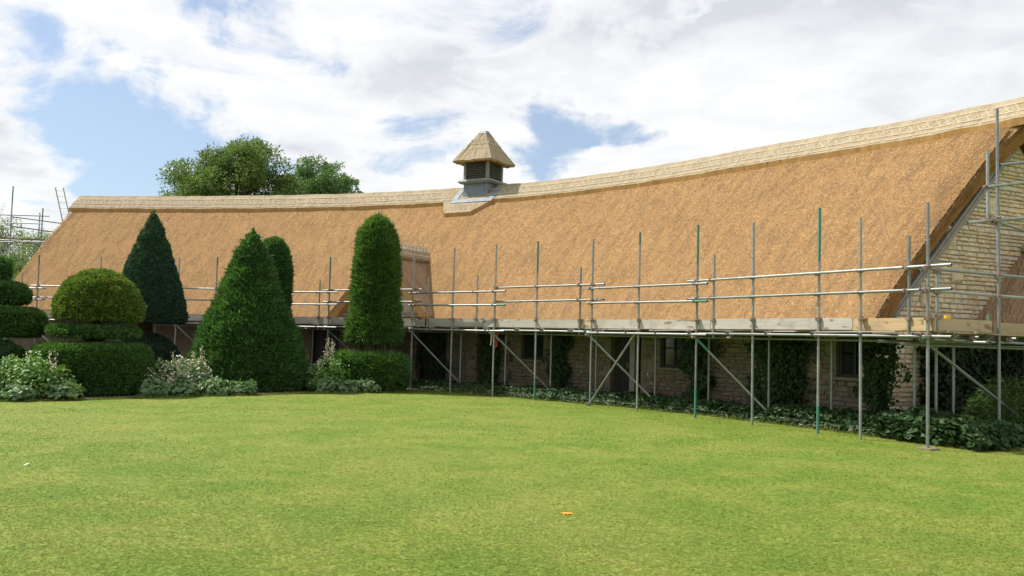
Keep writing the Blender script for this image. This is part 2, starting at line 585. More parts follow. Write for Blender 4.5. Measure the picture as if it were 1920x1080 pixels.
M_yew = leaf_mat('yew_sprigs', [(0.028, 0.072, 0.022), (0.063, 0.142, 0.035), (0.118, 0.227, 0.054), (0.045, 0.106, 0.030)], (0.111, 0.201, 0.041), trans=.3)
M_yew_cone = leaf_mat('yew_sprigs_cone', [(0.026, 0.070, 0.024), (0.058, 0.135, 0.038), (0.109, 0.222, 0.062)], (0.090, 0.178, 0.043), 0.9, .3)
M_yew_gold = leaf_mat('yew_sprigs_golden', [(0.047, 0.100, 0.022), (0.104, 0.174, 0.030), (0.195, 0.248, 0.041)], (0.260, 0.222, 0.030), 0.7, .3)
M_yew_dark = leaf_mat('yew_sprigs_dark', [(0.021, 0.058, 0.038), (0.038, 0.092, 0.057), (0.065, 0.132, 0.080)], (0.043, 0.101, 0.051), 0.8, 0.15)
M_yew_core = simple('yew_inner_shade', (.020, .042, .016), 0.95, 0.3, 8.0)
M_leaf_tree = leaf_mat('ash_leaves', [(.075, .135, .045), (.11, .18, .06), (.15, .215, .065), (.09, .155, .06)], (.19, .20, .05), 0.5, 0.4)
M_leaf_tree2 = leaf_mat('ash_leaves_far', [(.065, .135, .055), (.095, .17, .07), (.13, .21, .085)], (.11, .19, .06), 0.5, 0.4)
M_leaf_will = leaf_mat('willow_leaves', [(.15, .19, .075), (.20, .245, .10), (.11, .15, .05)], (.22, .24, .11), 0.6, 0.35)
M_ivy = leaf_mat('ivy_leaves', [(.020, .055, .016), (.032, .075, .022), (.045, .095, .030), (.07, .11, .045)], None, 1, 0.15, 0.55, 0.25)
M_ivy_deep = leaf_mat('shade_darkened_ivy', [(.012, .026, .009), (.018, .036, .012), (.026, .046, .017)], None, 1, 0.05, 0.7, 0.15)  # ivy with deep shade under the scaffold painted into its leaf colours
M_ivy_dark = leaf_mat('climber_leaves', [(.018, .042, .013), (.028, .058, .018), (.042, .075, .026)], None, 1, 0.12, 0.6, 0.2)
M_fresh = leaf_mat('fresh_green_leaves', [(.07, .16, .025), (.10, .22, .035), (.14, .26, .05)], (.17, .27, .05), 2.0, 0.3)
M_sage = leaf_mat('grey_green_leaves', [(.10, .18, .075), (.15, .24, .11), (.085, .16, .06)], (.17, .25, .08), 2.5, 0.25)
M_bloom = leaf_mat('pale_pink_petals', [(.66, .56, .46), (.70, .66, .58), (.56, .44, .34), (.48, .50, .34)], None, 1, 0.2)
M_bloom_w = leaf_mat('white_petals', [(.72, .72, .66), (.62, .62, .55), (.70, .60, .48)], None, 1, 0.2)
M_rust = leaf_mat('rusty_seedheads', [(.36, .14, .07), (.45, .20, .10), (.28, .11, .06)], None, 1, 0.15)
M_bamboo = leaf_mat('lance_leaves', [(.04, .09, .018), (.06, .12, .024), (.085, .15, .035)], None, 1, 0.25)


def glass_mat():
    m, k, b, out = new_mat('old_window_glass')
    b.inputs['Base Color'].default_value = (.02, .022, .022, 1)
    b.inputs['Roughness'].default_value = 0.08
    b.inputs['Specular IOR Level'].default_value = 0.6
    return m


M_glass = glass_mat()


def lawn_mats():
    ms = []
    for name in ('mown_lawn', 'grass_blades'):
        m, k, b, out = new_mat(name)
        g = k.n('ShaderNodeNewGeometry')
        pos = g.outputs['Position']
        mp = k.n('ShaderNodeMapping'); mp.inputs['Scale'].default_value = (1, 1, 0); k.l(pos, mp.inputs[0])
        big = k.noise(mp.outputs[0], 0.16, 4, 0.6, 0.3)
        mid = k.noise(mp.outputs[0], 0.85, 5, 0.62, 0.4)
        sm = k.noise(mp.outputs[0], 6.0, 5, 0.65)
        fine = k.noise(mp.outputs[0], 55.0, 3, 0.7)
        c = k.mix(k.maprange(mid, 0.36, 0.66, 0, 1, True), (.114, .180, .022, 1), (.166, .210, .033, 1))
        c = k.mix(k.math('MULTIPLY', k.maprange(big, 0.42, 0.66, 0, 1, True), 0.6), c, (.180, .212, .042, 1))
        dry = k.math('MULTIPLY', k.maprange(sm, 0.47, 0.68, 0, 1, True), k.maprange(mid, 0.43, 0.66, 0, 0.55))
        c = k.mix(dry, c, (.27, .235, .085, 1))
        f = k.maprange(fine, 0.25, 0.75, 0.93, 1.07)
        if name == 'grass_blades':
            f = k.math('MULTIPLY', f, k.maprange(g.outputs['Random Per Island'], 0, 1, 0.90, 1.14))
        v = k.vmath('SCALE', c); k.l(f, v.inputs['Scale'])
        k.l(v.outputs[0], b.inputs['Base Color'])
        b.inputs['Roughness'].default_value = 0.8
        b.inputs['Specular IOR Level'].default_value = 0.15
        if name == 'mown_lawn':
            bump(k, b, k.noise(mp.outputs[0], 90.0, 3, 0.7), 0.15, 0.02)
        else:
            tr = k.n('ShaderNodeBsdfTranslucent'); k.l(k.mix(1.0, v.outputs[0], (1.2, 1.25, .7, 1), 'MULTIPLY'), tr.inputs[0])
            mx = k.n('ShaderNodeMixShader'); mx.inputs[0].default_value = 0.18
            k.l(b.outputs[0], mx.inputs[1]); k.l(tr.outputs[0], mx.inputs[2]); k.l(mx.outputs[0], out.inputs[0])
        ms.append(m)
    return ms


M_lawn, M_blade = lawn_mats()


# ------------------------------------------------------------------ ground
def build_ground():
    me = fast_mesh('lawn', [(-700, -300, 0), (700, -300, 0), (700, 1400, 0), (-700, 1400, 0)], [(0, 1, 2, 3)])
    o = mobj('lawn', me, M_lawn); tag(o, kind='structure')
    # bed edge (lawn side) from far left to the right corner
    left = [(-30, 12.5), (-16, 16.3), (-12.6, 18.3), (-10.9, 19.5), (-9.8, 20.35), (-8.6, 21.75), (-6.75, 23.45), (-5.45, 24.85), (-3.9, 25.85), (-2.85, 26.6)]
    rs = np.linspace(17.0, 1.2, 22)
    ro = np.interp(rs, [1.2, 10, 12.5, 17], [.75, .62, .22, .35]) + 0.05 * np.sin(rs * 2.7)
    right = [tuple(p[:2]) for p in at(rs, ro)]
    e = right[-1]
    t, n = frame(1.2)
    right += [tuple((Vector((e[0], e[1], 0)) + n * d - t * (0.35 * d ** .5))[:2]) for d in (.6, 1.4, 2.4, 4.0, 7.0)]
    edge = np.array(left + right)
    back = [tuple(p[:2]) for p in at(np.linspace(2.5, 35, 30), 2.2)] + [(-32, 37)]
    bk = [tuple((Vector(at(2.5, 2.2)) + n * 9)[:2])] + back
    poly = np.array(list(edge) + bk)
    import bmesh
    bm = bmesh.new()
    vs = [bm.verts.new((x, y, 0.006)) for x, y in poly]
    f = bm.faces.new(vs)
    if f.normal.z < 0: f.normal_flip()
    bmesh.ops.triangulate(bm, faces=[f])
    me = bpy.data.meshes.new('flower_bed'); bm.to_mesh(me); bm.free()
    o = mobj('flower_bed', me, M_soil); tag(o, kind='structure')
    return poly, edge


BED, BED_EDGE = build_ground()


def inside(poly, x, y):
    r = np.zeros(len(x), bool)
    j = len(poly) - 1
    for i in range(len(poly)):
        xi, yi = poly[i]; xj, yj = poly[j]
        c = ((yi > y) != (yj > y)) & (x < (xj - xi) * (y - yi) / (yj - yi + 1e-12) + xi)
        r ^= c; j = i
    return r


def build_grass():
    N = 520000
    u = rng.random(N)
    d = 4.6 * (31 / 4.6) ** u                                  # density ~ 1/d^2
    x = (rng.random(N) * 2 - 1) * (0.68 * d + 0.8)
    y = d
    ok = ~inside(BED, x, y)
    x, y, d = x[ok], y[ok], d[ok]
    n = len(x)
    P = np.stack([x, y, np.zeros(n)], -1)
    tall = 0.5 + 0.5 * vnoise(P, 0.7, 3)
    h = (0.004 + 0.006 * rng.random(n)) * (0.8 + 0.5 * tall) * (1 + 0.02 * d)
    w = (0.0016 + 0.0014 * rng.random(n)) * (1 + 0.12 * d)
    a = rng.random(n) * 2 * np.pi
    la = rng.random(n) * 2 * np.pi; ll = (0.016 + 0.020 * rng.random(n)) * (1 + 0.03 * d)
    lean = np.stack([np.cos(la) * ll, np.sin(la) * ll], -1)
    a = la + np.pi / 2
    dx, dy = np.cos(a) * w, np.sin(a) * w
    V = np.empty((n, 3, 3))
    V[:, 0] = np.stack([x - dx, y - dy, np.full(n, 0.002)], -1)
    V[:, 1] = np.stack([x + dx, y + dy, np.full(n, 0.002)], -1)
    V[:, 2] = np.stack([x + lean[:, 0], y + lean[:, 1], h], -1)
    F = np.arange(n * 3).reshape(n, 3)
    o = mobj('grass', fast_mesh('grass', V.reshape(-1, 3), None, F), M_blade)
    tag(o, 'short mown grass blades covering the open lawn', 'grass', kind='stuff')
    # longer ragged fringe along the bed edge
    k = 16000
    e = BED_EDGE
    L = np.r_[0, np.cumsum(np.linalg.norm(np.diff(e, axis=0), axis=1))]
    q = rng.random(k) * L[-1]
    ex = np.interp(q, L, e[:, 0]) + rng.normal(0, .04, k); ey = np.interp(q, L, e[:, 1]) + rng.normal(0, .04, k)
    h = 0.03 + 0.06 * rng.random(k)
    a = rng.random(k) * 2 * np.pi; w = 0.006
    V = np.empty((k, 3, 3))
    V[:, 0] = np.stack([ex - np.cos(a) * w, ey - np.sin(a) * w, np.zeros(k)], -1)
    V[:, 1] = np.stack([ex + np.cos(a) * w, ey + np.sin(a) * w, np.zeros(k)], -1)
    V[:, 2] = np.stack([ex + rng.normal(0, .03, k), ey + rng.normal(0, .03, k), h], -1)
    o = mobj('edge_grass', fast_mesh('edge_grass', V.reshape(-1, 3), None, np.arange(k * 3).reshape(k, 3)), M_blade)
    tag(o, 'uncut longer grass along the edge of the planted bed', 'grass', kind='stuff')


build_grass()

# ------------------------------------------------------------------ the barn
barn = empty('thatched_barn', at(10, 6.0), 'long curved stone barn with new golden thatch, pale patterned ridge and small cupola', 'barn')
T_LOW = 0.872


def t_low(s):
    return float(np.interp(s, [18.5, 19.05, 20.05, 20.42], [T_LOW, .768, .768, T_LOW]))


def build_roof():
    ns, nt = 640, 120
    s = np.linspace(S0, S1, ns); t = np.linspace(0, 1, nt)
    Sg, Tg = np.meshgrid(s, t, indexing='ij')
    S0t = verge_s(Tg)
    Sg = S1 - (S1 - Sg) * (S1 - S0t) / (S1 - S0)
    q = np.stack([Sg, Tg * SL, np.zeros_like(Sg)], -1)
    h = 0.009 * vnoise(q, 0.9, 1) + 0.004 * vnoise(q * np.array([1, .3, 1]), 3.1, 2) + 0.0012 * vnoise(q, 11.0, 4)
    h += 0.0008 * rng.normal(0, 1, h.shape)
    edge = np.minimum(Sg - S0t, S1 - Sg)
    h -= 0.10 * np.exp(-edge / 0.10)                              # verge edge is rolled over
    V = roof(Sg, Tg, h).reshape(-1, 3)
    uv = np.stack([Sg, Tg * SL], -1).reshape(-1, 2)
    I = np.arange(ns * nt).reshape(ns, nt)
    Q = np.stack([I[:-1, :-1], I[1:, :-1], I[1:, 1:], I[:-1, 1:]], -1).reshape(-1, 4)[:, ::-1]
    mobj('thatch_slope', fast_mesh('thatch_slope', V, Q, uv=uv, smooth=True), M_thatch, barn)
    # back slope, plain
    ns2 = 60
    s2 = np.linspace(S0, S1, ns2)
    R = roof(s2, np.full(ns2, 1.0))
    B = at(s2, EAVE_O + 2 * RUN, EAVE_Z)
    V = np.concatenate([R, B]); uv = np.concatenate([np.stack([s2, np.zeros(ns2)], -1), np.stack([s2, np.full(ns2, SL)], -1)])
    i = np.arange(ns2 - 1)
    mobj('rear_thatch_slope', fast_mesh('rear_thatch_slope', V, np.stack([i, i + ns2, i + ns2 + 1, i + 1], -1), uv=uv), M_thatch, barn)
    # underside along the eave (lip + soffit)
    prof = [(0.0, 0.0), (0.05, -0.035), (0.14, -0.055), (0.6, 0.06)]
    ns3 = 200
    s3 = np.linspace(S0, S1, ns3)
    rows, uvr = [], []
    base = roof(s3, np.zeros(ns3))
    jit = 0.012 * vnoise(np.stack([s3, s3 * 0, s3 * 0], -1), 6, 8)
    for k, (po, pz) in enumerate(prof):
        pnt = at(s3, EAVE_O + 0.03 + po, 0.0); pnt[:, 2] = base[:, 2] + pz + (jit if k in (1, 2) else 0) - 0.012
        if k == 0: pnt = base.copy()
        rows.append(pnt); uvr.append(np.stack([s3, np.full(ns3, k * 0.12)], -1))
    V = np.concatenate(rows); uv = np.concatenate(uvr)
    Q = []
    for k in range(len(prof) - 1):
        i = np.arange(ns3 - 1) + k * ns3
        Q.append(np.stack([i, i + ns3, i + ns3 + 1, i + 1], -1))
    mobj('eave_thatch', fast_mesh('eave_thatch', V, np.concatenate(Q), uv=uv), M_ridge_edge, barn)
    # verges: cut ends of the thatch, about 0.4 m thick, right and left, plus the soffit back to the gable wall
    for s_v, s_w in ((S0, SG + 0.05), (S1, SGL - 0.05)):
        nt2 = 90
        tt = np.linspace(0, 1.0, nt2)
        jitter = 0.012 * rng.normal(0, 1, nt2)
        s_a = verge_s(tt) if s_v == S0 else np.full(nt2, s_v)
        top = roof(s_a, tt, -0.10 + jitter)
        sgn = 1 if s_w > s_v else -1
        m1 = roof(s_a + 0.015 * sgn, tt, -0.30 + 0.02 * vnoise(np.stack([tt * 7, tt * 0, tt * 0], -1), 5, 3))
        low = roof(s_a + 0.06 * sgn, tt, -0.48)
        inn = roof(np.full(nt2, s_w), tt, -0.52)
        rows = [top, m1, low, inn]
        V = np.concatenate(rows)
        uv = np.concatenate([np.stack([np.full(nt2, k * 0.15), tt * SL], -1) for k in range(4)])
        Q = []
        for k in range(3):
            i = np.arange(nt2 - 1) + k * nt2
            Q.append(np.stack([i, i + 1, i + nt2 + 1, i + nt2], -1))
        mobj('verge_thatch', fast_mesh('verge_thatch', V, np.concatenate(Q), uv=uv), M_verge, barn)
        # rear half of the gable triangle edge
        back = at(np.full(nt2, s_v), EAVE_O + RUN + RUN * (1 - tt), EAVE_Z + RISE * tt)
        back2 = back.copy(); back2[:, 2] -= 0.5
        i = np.arange(nt2 - 1)
        mobj('verge_thatch', fast_mesh('verge_thatch', np.concatenate([back, back2]), np.stack([i, i + 1, i + nt2 + 1, i + nt2], -1),
             uv=np.concatenate([np.stack([tt, tt * SL], -1)] * 2)), M_verge, barn)
    # loose reed ends bristling along eave, verge and over the whole slope
    n = 400000
    ss_ = S0 + rng.random(n) * (S1 - S0) * np.where(rng.random(n) < .15, rng.random(n), 1)
    tt_ = rng.random(n) * (T_LOW + .01)
    k2 = 9000
    ss_ = np.r_[ss_, S0 + rng.random(k2) * 0.05, S0 + rng.random(k2) * (S1 - S0)]
    tt_ = np.r_[tt_, rng.random(k2) * 0.97, rng.random(k2) * 0.004]
    n = len(ss_)
    hb = np.where(np.arange(n) >= n - 2 * k2, -0.02, 0.0)
    hb[n - 2 * k2:n - k2] = -0.06
    qq = np.stack([ss_, tt_ * SL, np.zeros(n)], -1)
    hb = hb + 0.009 * vnoise(qq, 0.9, 1) + 0.004 * vnoise(qq * np.array([1, .3, 1]), 3.1, 2)
    a0 = roof(ss_, tt_, -0.004 + hb)
    ln = 0.035 + 0.05 * rng.random(n)
    a1 = roof(ss_ + rng.normal(0, .012, n), tt_ - ln / SL, 0.0045 + 0.005 * rng.random(n) + hb)
    wv = 0.004 + 0.004 * rng.random(n)
    T = np.stack([np.interp(ss_, SS, TX), np.interp(ss_, SS, TY), np.zeros(n)], -1) * wv[:, None]
    V = np.stack([a0 - T, a0 + T, a1 + T * .7, a1 - T * .7], 1).reshape(-1, 3)
    uvq = np.repeat(np.stack([ss_, tt_ * SL], -1), 4, 0)
    o = mobj('reed_ends', fast_mesh('reed_ends', V, np.arange(n * 4).reshape(n, 4), uv=uvq), M_thatch, barn)
    o['kind'] = 'stuff'


build_roof()
CAP = 0.125


def cap_surface(s, t):
    """top of the ridge cap; t up to 1 front, rounded over the crest"""
    return roof(s, t, CAP)


def build_ridge():
    ss = np.unique(np.r_[np.linspace(S0 - 0.50, S1 + 0.06, 420), 18.5, 19.05, 20.05, 20.42])
    ns = len(ss)
    wob = 0.012 * vnoise(np.stack([ss, ss * 0, ss * 0], -1), 2.3, 5)
    cols, uvc = [], []
    NTt = 14
    for j in range(NTt):
        f = j / (NTt - 1)
        tl = np.array([t_low(x) for x in ss]) + 0.0015 * np.sin(ss * 3.1)
        t = tl + (0.992 - tl) * f
        h = CAP + wob - 0.03 * max(0, f - .8) / .2 + 0.006 * vnoise(np.stack([ss, np.full(ns, f * 3), ss * 0], -1), 9, 6) + .004 * rng.normal(0, 1, ns)
        cols.append(roof(ss, t, h)); uvc.append(np.stack([ss, t * SL], -1))
    crest = at(ss, EAVE_O + RUN, EAVE_Z + RISE + CAP * 1.05 + ridge_lift(ss)); crest[:, 2] += wob
    cols.append(crest); uvc.append(np.stack([ss, np.full(ns, SL + .1)], -1))
    for (po, pz) in ((0.16, -0.13), (0.62, -0.62)):
        b = crest.copy(); b += at(ss, po, 0) - at(ss, 0, 0); b[:, 2] += pz
        cols.append(b); uvc.append(np.stack([ss, np.full(ns, SL + .2 + po)], -1))
    nr = len(cols)
    V = np.concatenate(cols); uv = np.concatenate(uvc)
    Q = []
    for j in range(nr - 1):
        i = np.arange(ns - 1) + j * ns
        Q.append(np.stack([i, i + ns, i + ns + 1, i + 1], -1))
    cap = mobj('ridge_cap', fast_mesh('ridge_cap', V, np.concatenate(Q), uv=uv, smooth=False), M_ridge, barn)
    # cut lower edge of the cap
    tl = np.array([t_low(x) for x in ss]) + 0.0015 * np.sin(ss * 3.1)
    a = cols[0]
    b = roof(ss, tl - 0.013, -0.01)
    V = np.concatenate([a, b]); i = np.arange(ns - 1)
    uv = np.concatenate([np.stack([ss, np.zeros(ns)], -1), np.stack([ss, np.full(ns, .15)], -1)])
    mobj('ridge_cap_edge', fast_mesh('ridge_cap_edge', V, np.stack([i, i + ns, i + ns + 1, i + 1], -1), uv=uv), M_ridge_edge, barn)
    # end faces
    for e in (0, ns - 1):
        pts = [c[e] for c in cols[:NTt + 1]] + [roof(ss[e], t, -0.12) for t in np.linspace(0.99, T_LOW, 6)]
        V = np.array(pts); ctr = V.mean(0); V = np.vstack([V, ctr])
        m = len(pts)
        mobj('ridge_cap_end', fast_mesh('ridge_cap_end', V, None, [(k, (k + 1) % m, m) for k in range(m)], uv=V[:, 1:]), M_ridge_edge, barn)
    # hazel rods pegged on the cap: three runs and a crossed pattern between the upper two
    b = MB().tube((0, 0, -.5), (0, 0, .5), 1.0, n=6)
    rod = b.mesh('hazel_rod'); rod.materials.append(M_rod)

    def place(p, q, r, parent):
        p, q = Vector(p), Vector(q)
        L = (q - p).length
        M = Matrix.Translation((p + q) / 2) @ (q - p).to_track_quat('Z', 'Y').to_matrix().to_4x4() @ Matrix.Diagonal((r, r, L, 1))
        return mobj('hazel_rod', rod, None, parent, M)

    for t0, r in ((0.886, .009), (0.914, .0095), (0.964, .0095)):
        s = S0 - 0.45
        while s < S1 - 0.1:
            L = 1.05 + 0.35 * random.random()
            e = min(s + L, S1 + 0.08)
            if not (t0 > 0.89 and 18.9 < s + L / 2 < 20.1):
                place(roof(s, t0 + random.uniform(-.002, .002), CAP + .016), roof(e - .07, t0 + random.uniform(-.002, .002), CAP + .016), r, cap)
            s = e
    stuff = MB()
    s, k = S0 - 0.45, 0
    while s < S1 - 0.1:
        ds = 0.20 + random.uniform(-.03, .03)
        if not (18.4 < s < 20.2):
            for (ta, tb) in ((.914, .960), (.960, .914)):
                jt = random.uniform(-.004, .004)
                p, q = roof(s + random.uniform(-.03, .03), ta + jt, CAP + .012), roof(s + ds, tb + jt, CAP + .012)
                if k < 190:
                    place(p, q, .0044, cap); k += 1
                else:
                    stuff.tube(p, q, .0044, n=4, cap=False)
        s += ds
    # apron under the cupola
    s = 18.95
    while s < 19.95:
        for (ta, tb) in ((.79, .835), (.835, .79)):
            stuff.tube(roof(s, ta, CAP + .012), roof(s + .19, tb, CAP + .012), .006, n=4, cap=False)
        s += .19
    o = stuff.build('hazel_crossings', M_rod, cap); o['kind'] = 'stuff'


build_ridge()


# stones -----------------------------------------------------------
def stone_variants(n=14):
    out = []
    for k in range(n):
        r = random.Random(100 + k)
        j = lambda a: r.uniform(-a, a)
        ring = [(-.5, -.5), (.5, -.5), (.5, .5), (-.5, .5)]
        v = []
        for (x, z) in ring: v.append((x + j(.03), 0.5, z + j(.04)))                       # back
        for (x, z) in ring: v.append((x + j(.035), -0.25 + j(.05), z + j(.06)))           # rim
        for (x, z) in ring: v.append((x * .84 + j(.05), -0.5 + j(.14), z * .76 + j(.07))) # face
        q = [(8, 9, 10, 11)]
        for a in range(4):
            b2 = (a + 1) % 4
            q.append((4 + a, 4 + b2, 8 + b2, 8 + a)); q.append((a, b2, 4 + b2, 4 + a))
        out.append((np.array(v), np.array(q)))
    return out


SV = stone_variants()
SVM = {M_stone: [], M_stone_lit: []}
for _m in SVM:
    for _k, (_v, _q) in enumerate(SV):
        _me = fast_mesh('stone', _v, _q); _me.materials.append(_m); SVM[_m].append(_me)


def lay_stones(parent, place, u0, u1, z0, z1, ok, n_single, rank, hs=(.065, .13), ls=(.13, .36), seed=1, mat=None):
    """place(u,z)->(point, tangent, inward); ok(ua,ub,za,zb); largest n_single by rank become own objects"""
    r = random.Random(seed)
    items = []
    z = z0
    while z < z1:
        h = r.uniform(*hs)
        u = u0 - r.uniform(0, .2)
        while u < u1:
            l = r.uniform(*ls) * (1.15 if h > .1 else .9)
            if r.random() < 0.015: l *= 1.4
            ua, ub = max(u, u0), min(u + l, u1)
            if ub - ua > .06 and ok(ua, ub, z, z + h):
                items.append(((ua + ub) / 2, z + h / 2 + r.uniform(-.006, .006), ub - ua - r.uniform(.014, .03), h - r.uniform(.014, .026), r.uniform(-.025, .025), r.uniform(.075, .10), r.randrange(len(SV))))
            u += l
        z += h
    items.sort(key=lambda it: -rank(it))
    VV, QQ, nb = [], [], 0
    for k, (u, zc, l, h, rot, dep, vi) in enumerate(items):
        P, t, n = place(u, zc)
        M = Matrix(((t.x, n.x, 0, P[0]), (t.y, n.y, 0, P[1]), (0, 0, 1, P[2]), (0, 0, 0, 1))) @ Matrix.Rotation(rot, 4, 'Y') @ Matrix.Diagonal((l, dep, h, 1))
        if k < n_single:
            mobj('stone', SVM[mat][vi], None, parent, M)
        else:
            v, q = SV[vi]
            A = np.array(M)
            VV.append(v @ A[:3, :3].T + A[:3, 3]); QQ.append(q + nb); nb += len(v)
    if VV:
        o = mobj('stonework', fast_mesh('stonework', np.concatenate(VV), np.concatenate(QQ)), mat, parent)
        o['kind'] = 'stuff'


OPEN = [  # s0, s1, z0, z1, kind
    (4.15, 4.95, 1.04, 2.02, 'window'), (5.77, 6.62, 0, 2.05, 'door'), (9.16, 9.99, 1.02, 2.02, 'window'), (10.62, 11.70, 0, 2.06, 'door_post'),
    (14.09, 14.94, 1.05, 2.02, 'window'), (15.77, 16.64, 0, 2.06, 'door'), (17.79, 18.9, 0, 2.06, 'door'), (22.0, 23.1, 0, 2.06, 'door'), (26.2, 27.6, 0, 2.06, 'door'),
    (31.0, 31.9, 1.0, 2.0, 'window')]


def build_walls():
    # core of the front wall, cut round the openings
    cuts = sorted(set([SG, SGL] + [a for o in OPEN for a in o[:2]] + list(np.arange(4.6, 35, 0.8))))
    b = MB()
    ZT = 2.42
    for a, c in zip(cuts[:-1], cuts[1:]):
        if c - a < 1e-4: continue
        spans = [(0, ZT)]
        for o in OPEN:
            if o[0] - 1e-6 <= a and c <= o[1] + 1e-6:
                spans = [x for x in ((0, o[2]), (o[3], ZT)) if x[1] - x[0] > .01]
        for (za, zb) in spans:
            p = [at(a, WALL + .03, za), at(c, WALL + .03, za), at(c, WALL + .48, za), at(a, WALL + .48, za)]
            p += [(q[0], q[1], zb) for q in p]
            b.box8(p)
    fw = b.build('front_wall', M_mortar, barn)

    def ok(ua, ub, za, zb):
        for o in OPEN:
            if ub > o[0] and ua < o[1] and zb > o[2] and za < o[3]: return False
        return True

    def place(u, z):
        t, n = frame(u)
        return at(u, WALL + .03, z), t, n
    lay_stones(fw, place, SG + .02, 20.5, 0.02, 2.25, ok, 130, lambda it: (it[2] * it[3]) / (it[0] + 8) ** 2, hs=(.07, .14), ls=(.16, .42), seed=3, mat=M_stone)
    # stone sills, lintels, windows and doors
    for (a, c, z0, z1, kind) in OPEN:
        mid = (a + c) / 2
        t, n = frame(mid)
        C = Vector(at(mid, WALL + .14, 0)); w = c - a
        lin = MB().box(C + Vector((0, 0, z1 + .05)) - n * .10, t, n, (0, 0, 1), w + .24, .16, .13).build('lintel', M_oak, barn)
        if kind == 'window':
            win = MB()
            zc = (z0 + z1) / 2
            for (du, dz, su, sz) in ((0, z0 + .03 - zc, w, .06), (0, z1 - .03 - zc, w, .06), (-w / 2 + .03, 0, .06, z1 - z0 - .12), (w / 2 - .03, 0, .06, z1 - z0 - .12), (0, 0, .05, z1 - z0 - .12)):
                win.box(C + t * du + Vector((0, 0, zc + dz)), t, n, (0, 0, 1), su, .06, sz)
            f = win.build('window', M_frame, barn)
            for sx in (-1, 1):
                for sz in (-1, 1):
                    MB().box(C + t * sx * w * .24 + n * .01 + Vector((0, 0, zc + sz * (z1 - z0) * .225)), t, n, (0, 0, 1), w * .42, .008, (z1 - z0) * .42).build('pane', M_glass, f)
            MB().box(C + n * .10 + Vector((0, 0, zc)), t, n, (0, 0, 1), w, .01, z1 - z0).build('unlit_backing', M_dark, f)  # near-black sheet standing in for the unlit room behind the glass
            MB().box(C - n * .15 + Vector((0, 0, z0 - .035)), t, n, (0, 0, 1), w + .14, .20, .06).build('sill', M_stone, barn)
        else:
            a2 = a + (.42 if kind == 'door_post' else 0)
            nb_ = max(5, int((c - a2) / .14))
            wb = (c - a2 - .08) / nb_
            dr = MB().box(C + n * .08 + t * ((a2 - a) / 2) + Vector((0, 0, z1 / 2)), t, n, (0, 0, 1), c - a2, .03, z1).build('door', M_door, barn)
            for k in range(nb_):
                MB().box(C + n * .045 + t * (a2 - mid + .04 + wb * (k + .5)) + Vector((0, 0, z1 / 2)), t, n, (0, 0, 1), wb - .012, .035, z1 - .04).build('plank', M_door, dr)
            MB().box(C + n * .012 + t * (a2 - mid + .14) + Vector((0, 0, 1.02)), t, n, (0, 0, 1), .03, .03, .14).build('handle', M_coupler, dr)
            if kind == 'door_post':
                MB().box(C + t * (a - mid + .33) + Vector((0, 0, z1 / 2 + .16)), t, n, (0, 0, 1), .17, .17, z1 - .32).build('oak_post', M_oak, barn)
                MB().box(C + t * (a - mid + .33) - n * .04 + Vector((0, 0, .16)), t, n, (0, 0, 1), .34, .30, .32).build('post_base', M_stone, barn)
                MB().box(C + t * (a - mid + .08) + n * .12 + Vector((0, 0, z1 / 2)), t, n, (0, 0, 1), .32, .02, z1).build('dark_panel', M_dark, barn)
    # right gable wall
    t, n = frame(SG)
    O = Vector(at(SG, 0, 0))

    def ztop(u):
        k = (u - EAVE_O) / RUN if u < EAVE_O + RUN else (EAVE_O + 2 * RUN - u) / RUN
        return EAVE_Z + RISE * k - 0.70
    b = MB()
    us = [WALL + .02, EAVE_O + RUN, EAVE_O + 2 * RUN - .55]
    V = []
    for u, zt in ((us[0], 0), (us[2], 0), (us[2], ztop(us[2]) + .3), (us[1], ztop(us[1])), (us[0], ztop(us[0]) + .05)):
        V.append(O + n * u + t * .03 + Vector((0, 0, zt)))
    for v in list(V): V.append(v + t * .4)
    me = bpy.data.meshes.new('gable_wall')
    me.from_pydata([tuple(v) for v in V], [], [(0, 1, 2, 3, 4), (9, 8, 7, 6, 5)] + [(i, 5 + i, 5 + (i + 1) % 5, (i + 1) % 5) for i in range(5)])
    gw = mobj('gable_wall', me, M_mortar_lit, barn)

    def place2(u, z):
        return O + n * u + Vector((0, 0, z)) + t * .03, n, t

    def ok2(ua, ub, za, zb):
        return zb < ztop((ua if ua < EAVE_O + RUN else ub)) + .06
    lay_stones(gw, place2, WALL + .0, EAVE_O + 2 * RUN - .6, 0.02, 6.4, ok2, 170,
               lambda it: it[2] * it[3] * (1 if 1.9 < it[1] < 6.1 and it[0] < 6.6 else .02), hs=(.07, .125), ls=(.14, .36), seed=9, mat=M_stone_lit)
    # a few big through-stones standing proud
    for (u, z, w, h) in ((3.95, 4.1, .28, .42), (4.15, 3.3, .34, .36), (3.15, 2.75, .26, .40), (5.3, 4.85, .24, .42)):
        M = Matrix(((n.x, t.x, 0, 0), (n.y, t.y, 0, 0), (0, 0, 1, 0), (0, 0, 0, 1)))
        P = O + n * u + t * .0 + Vector((0, 0, z))
        mobj('stone', SVM[M_stone_lit][random.randrange(14)], None, gw, Matrix.Translation(P) @ M @ Matrix.Diagonal((w, .12, h, 1)))
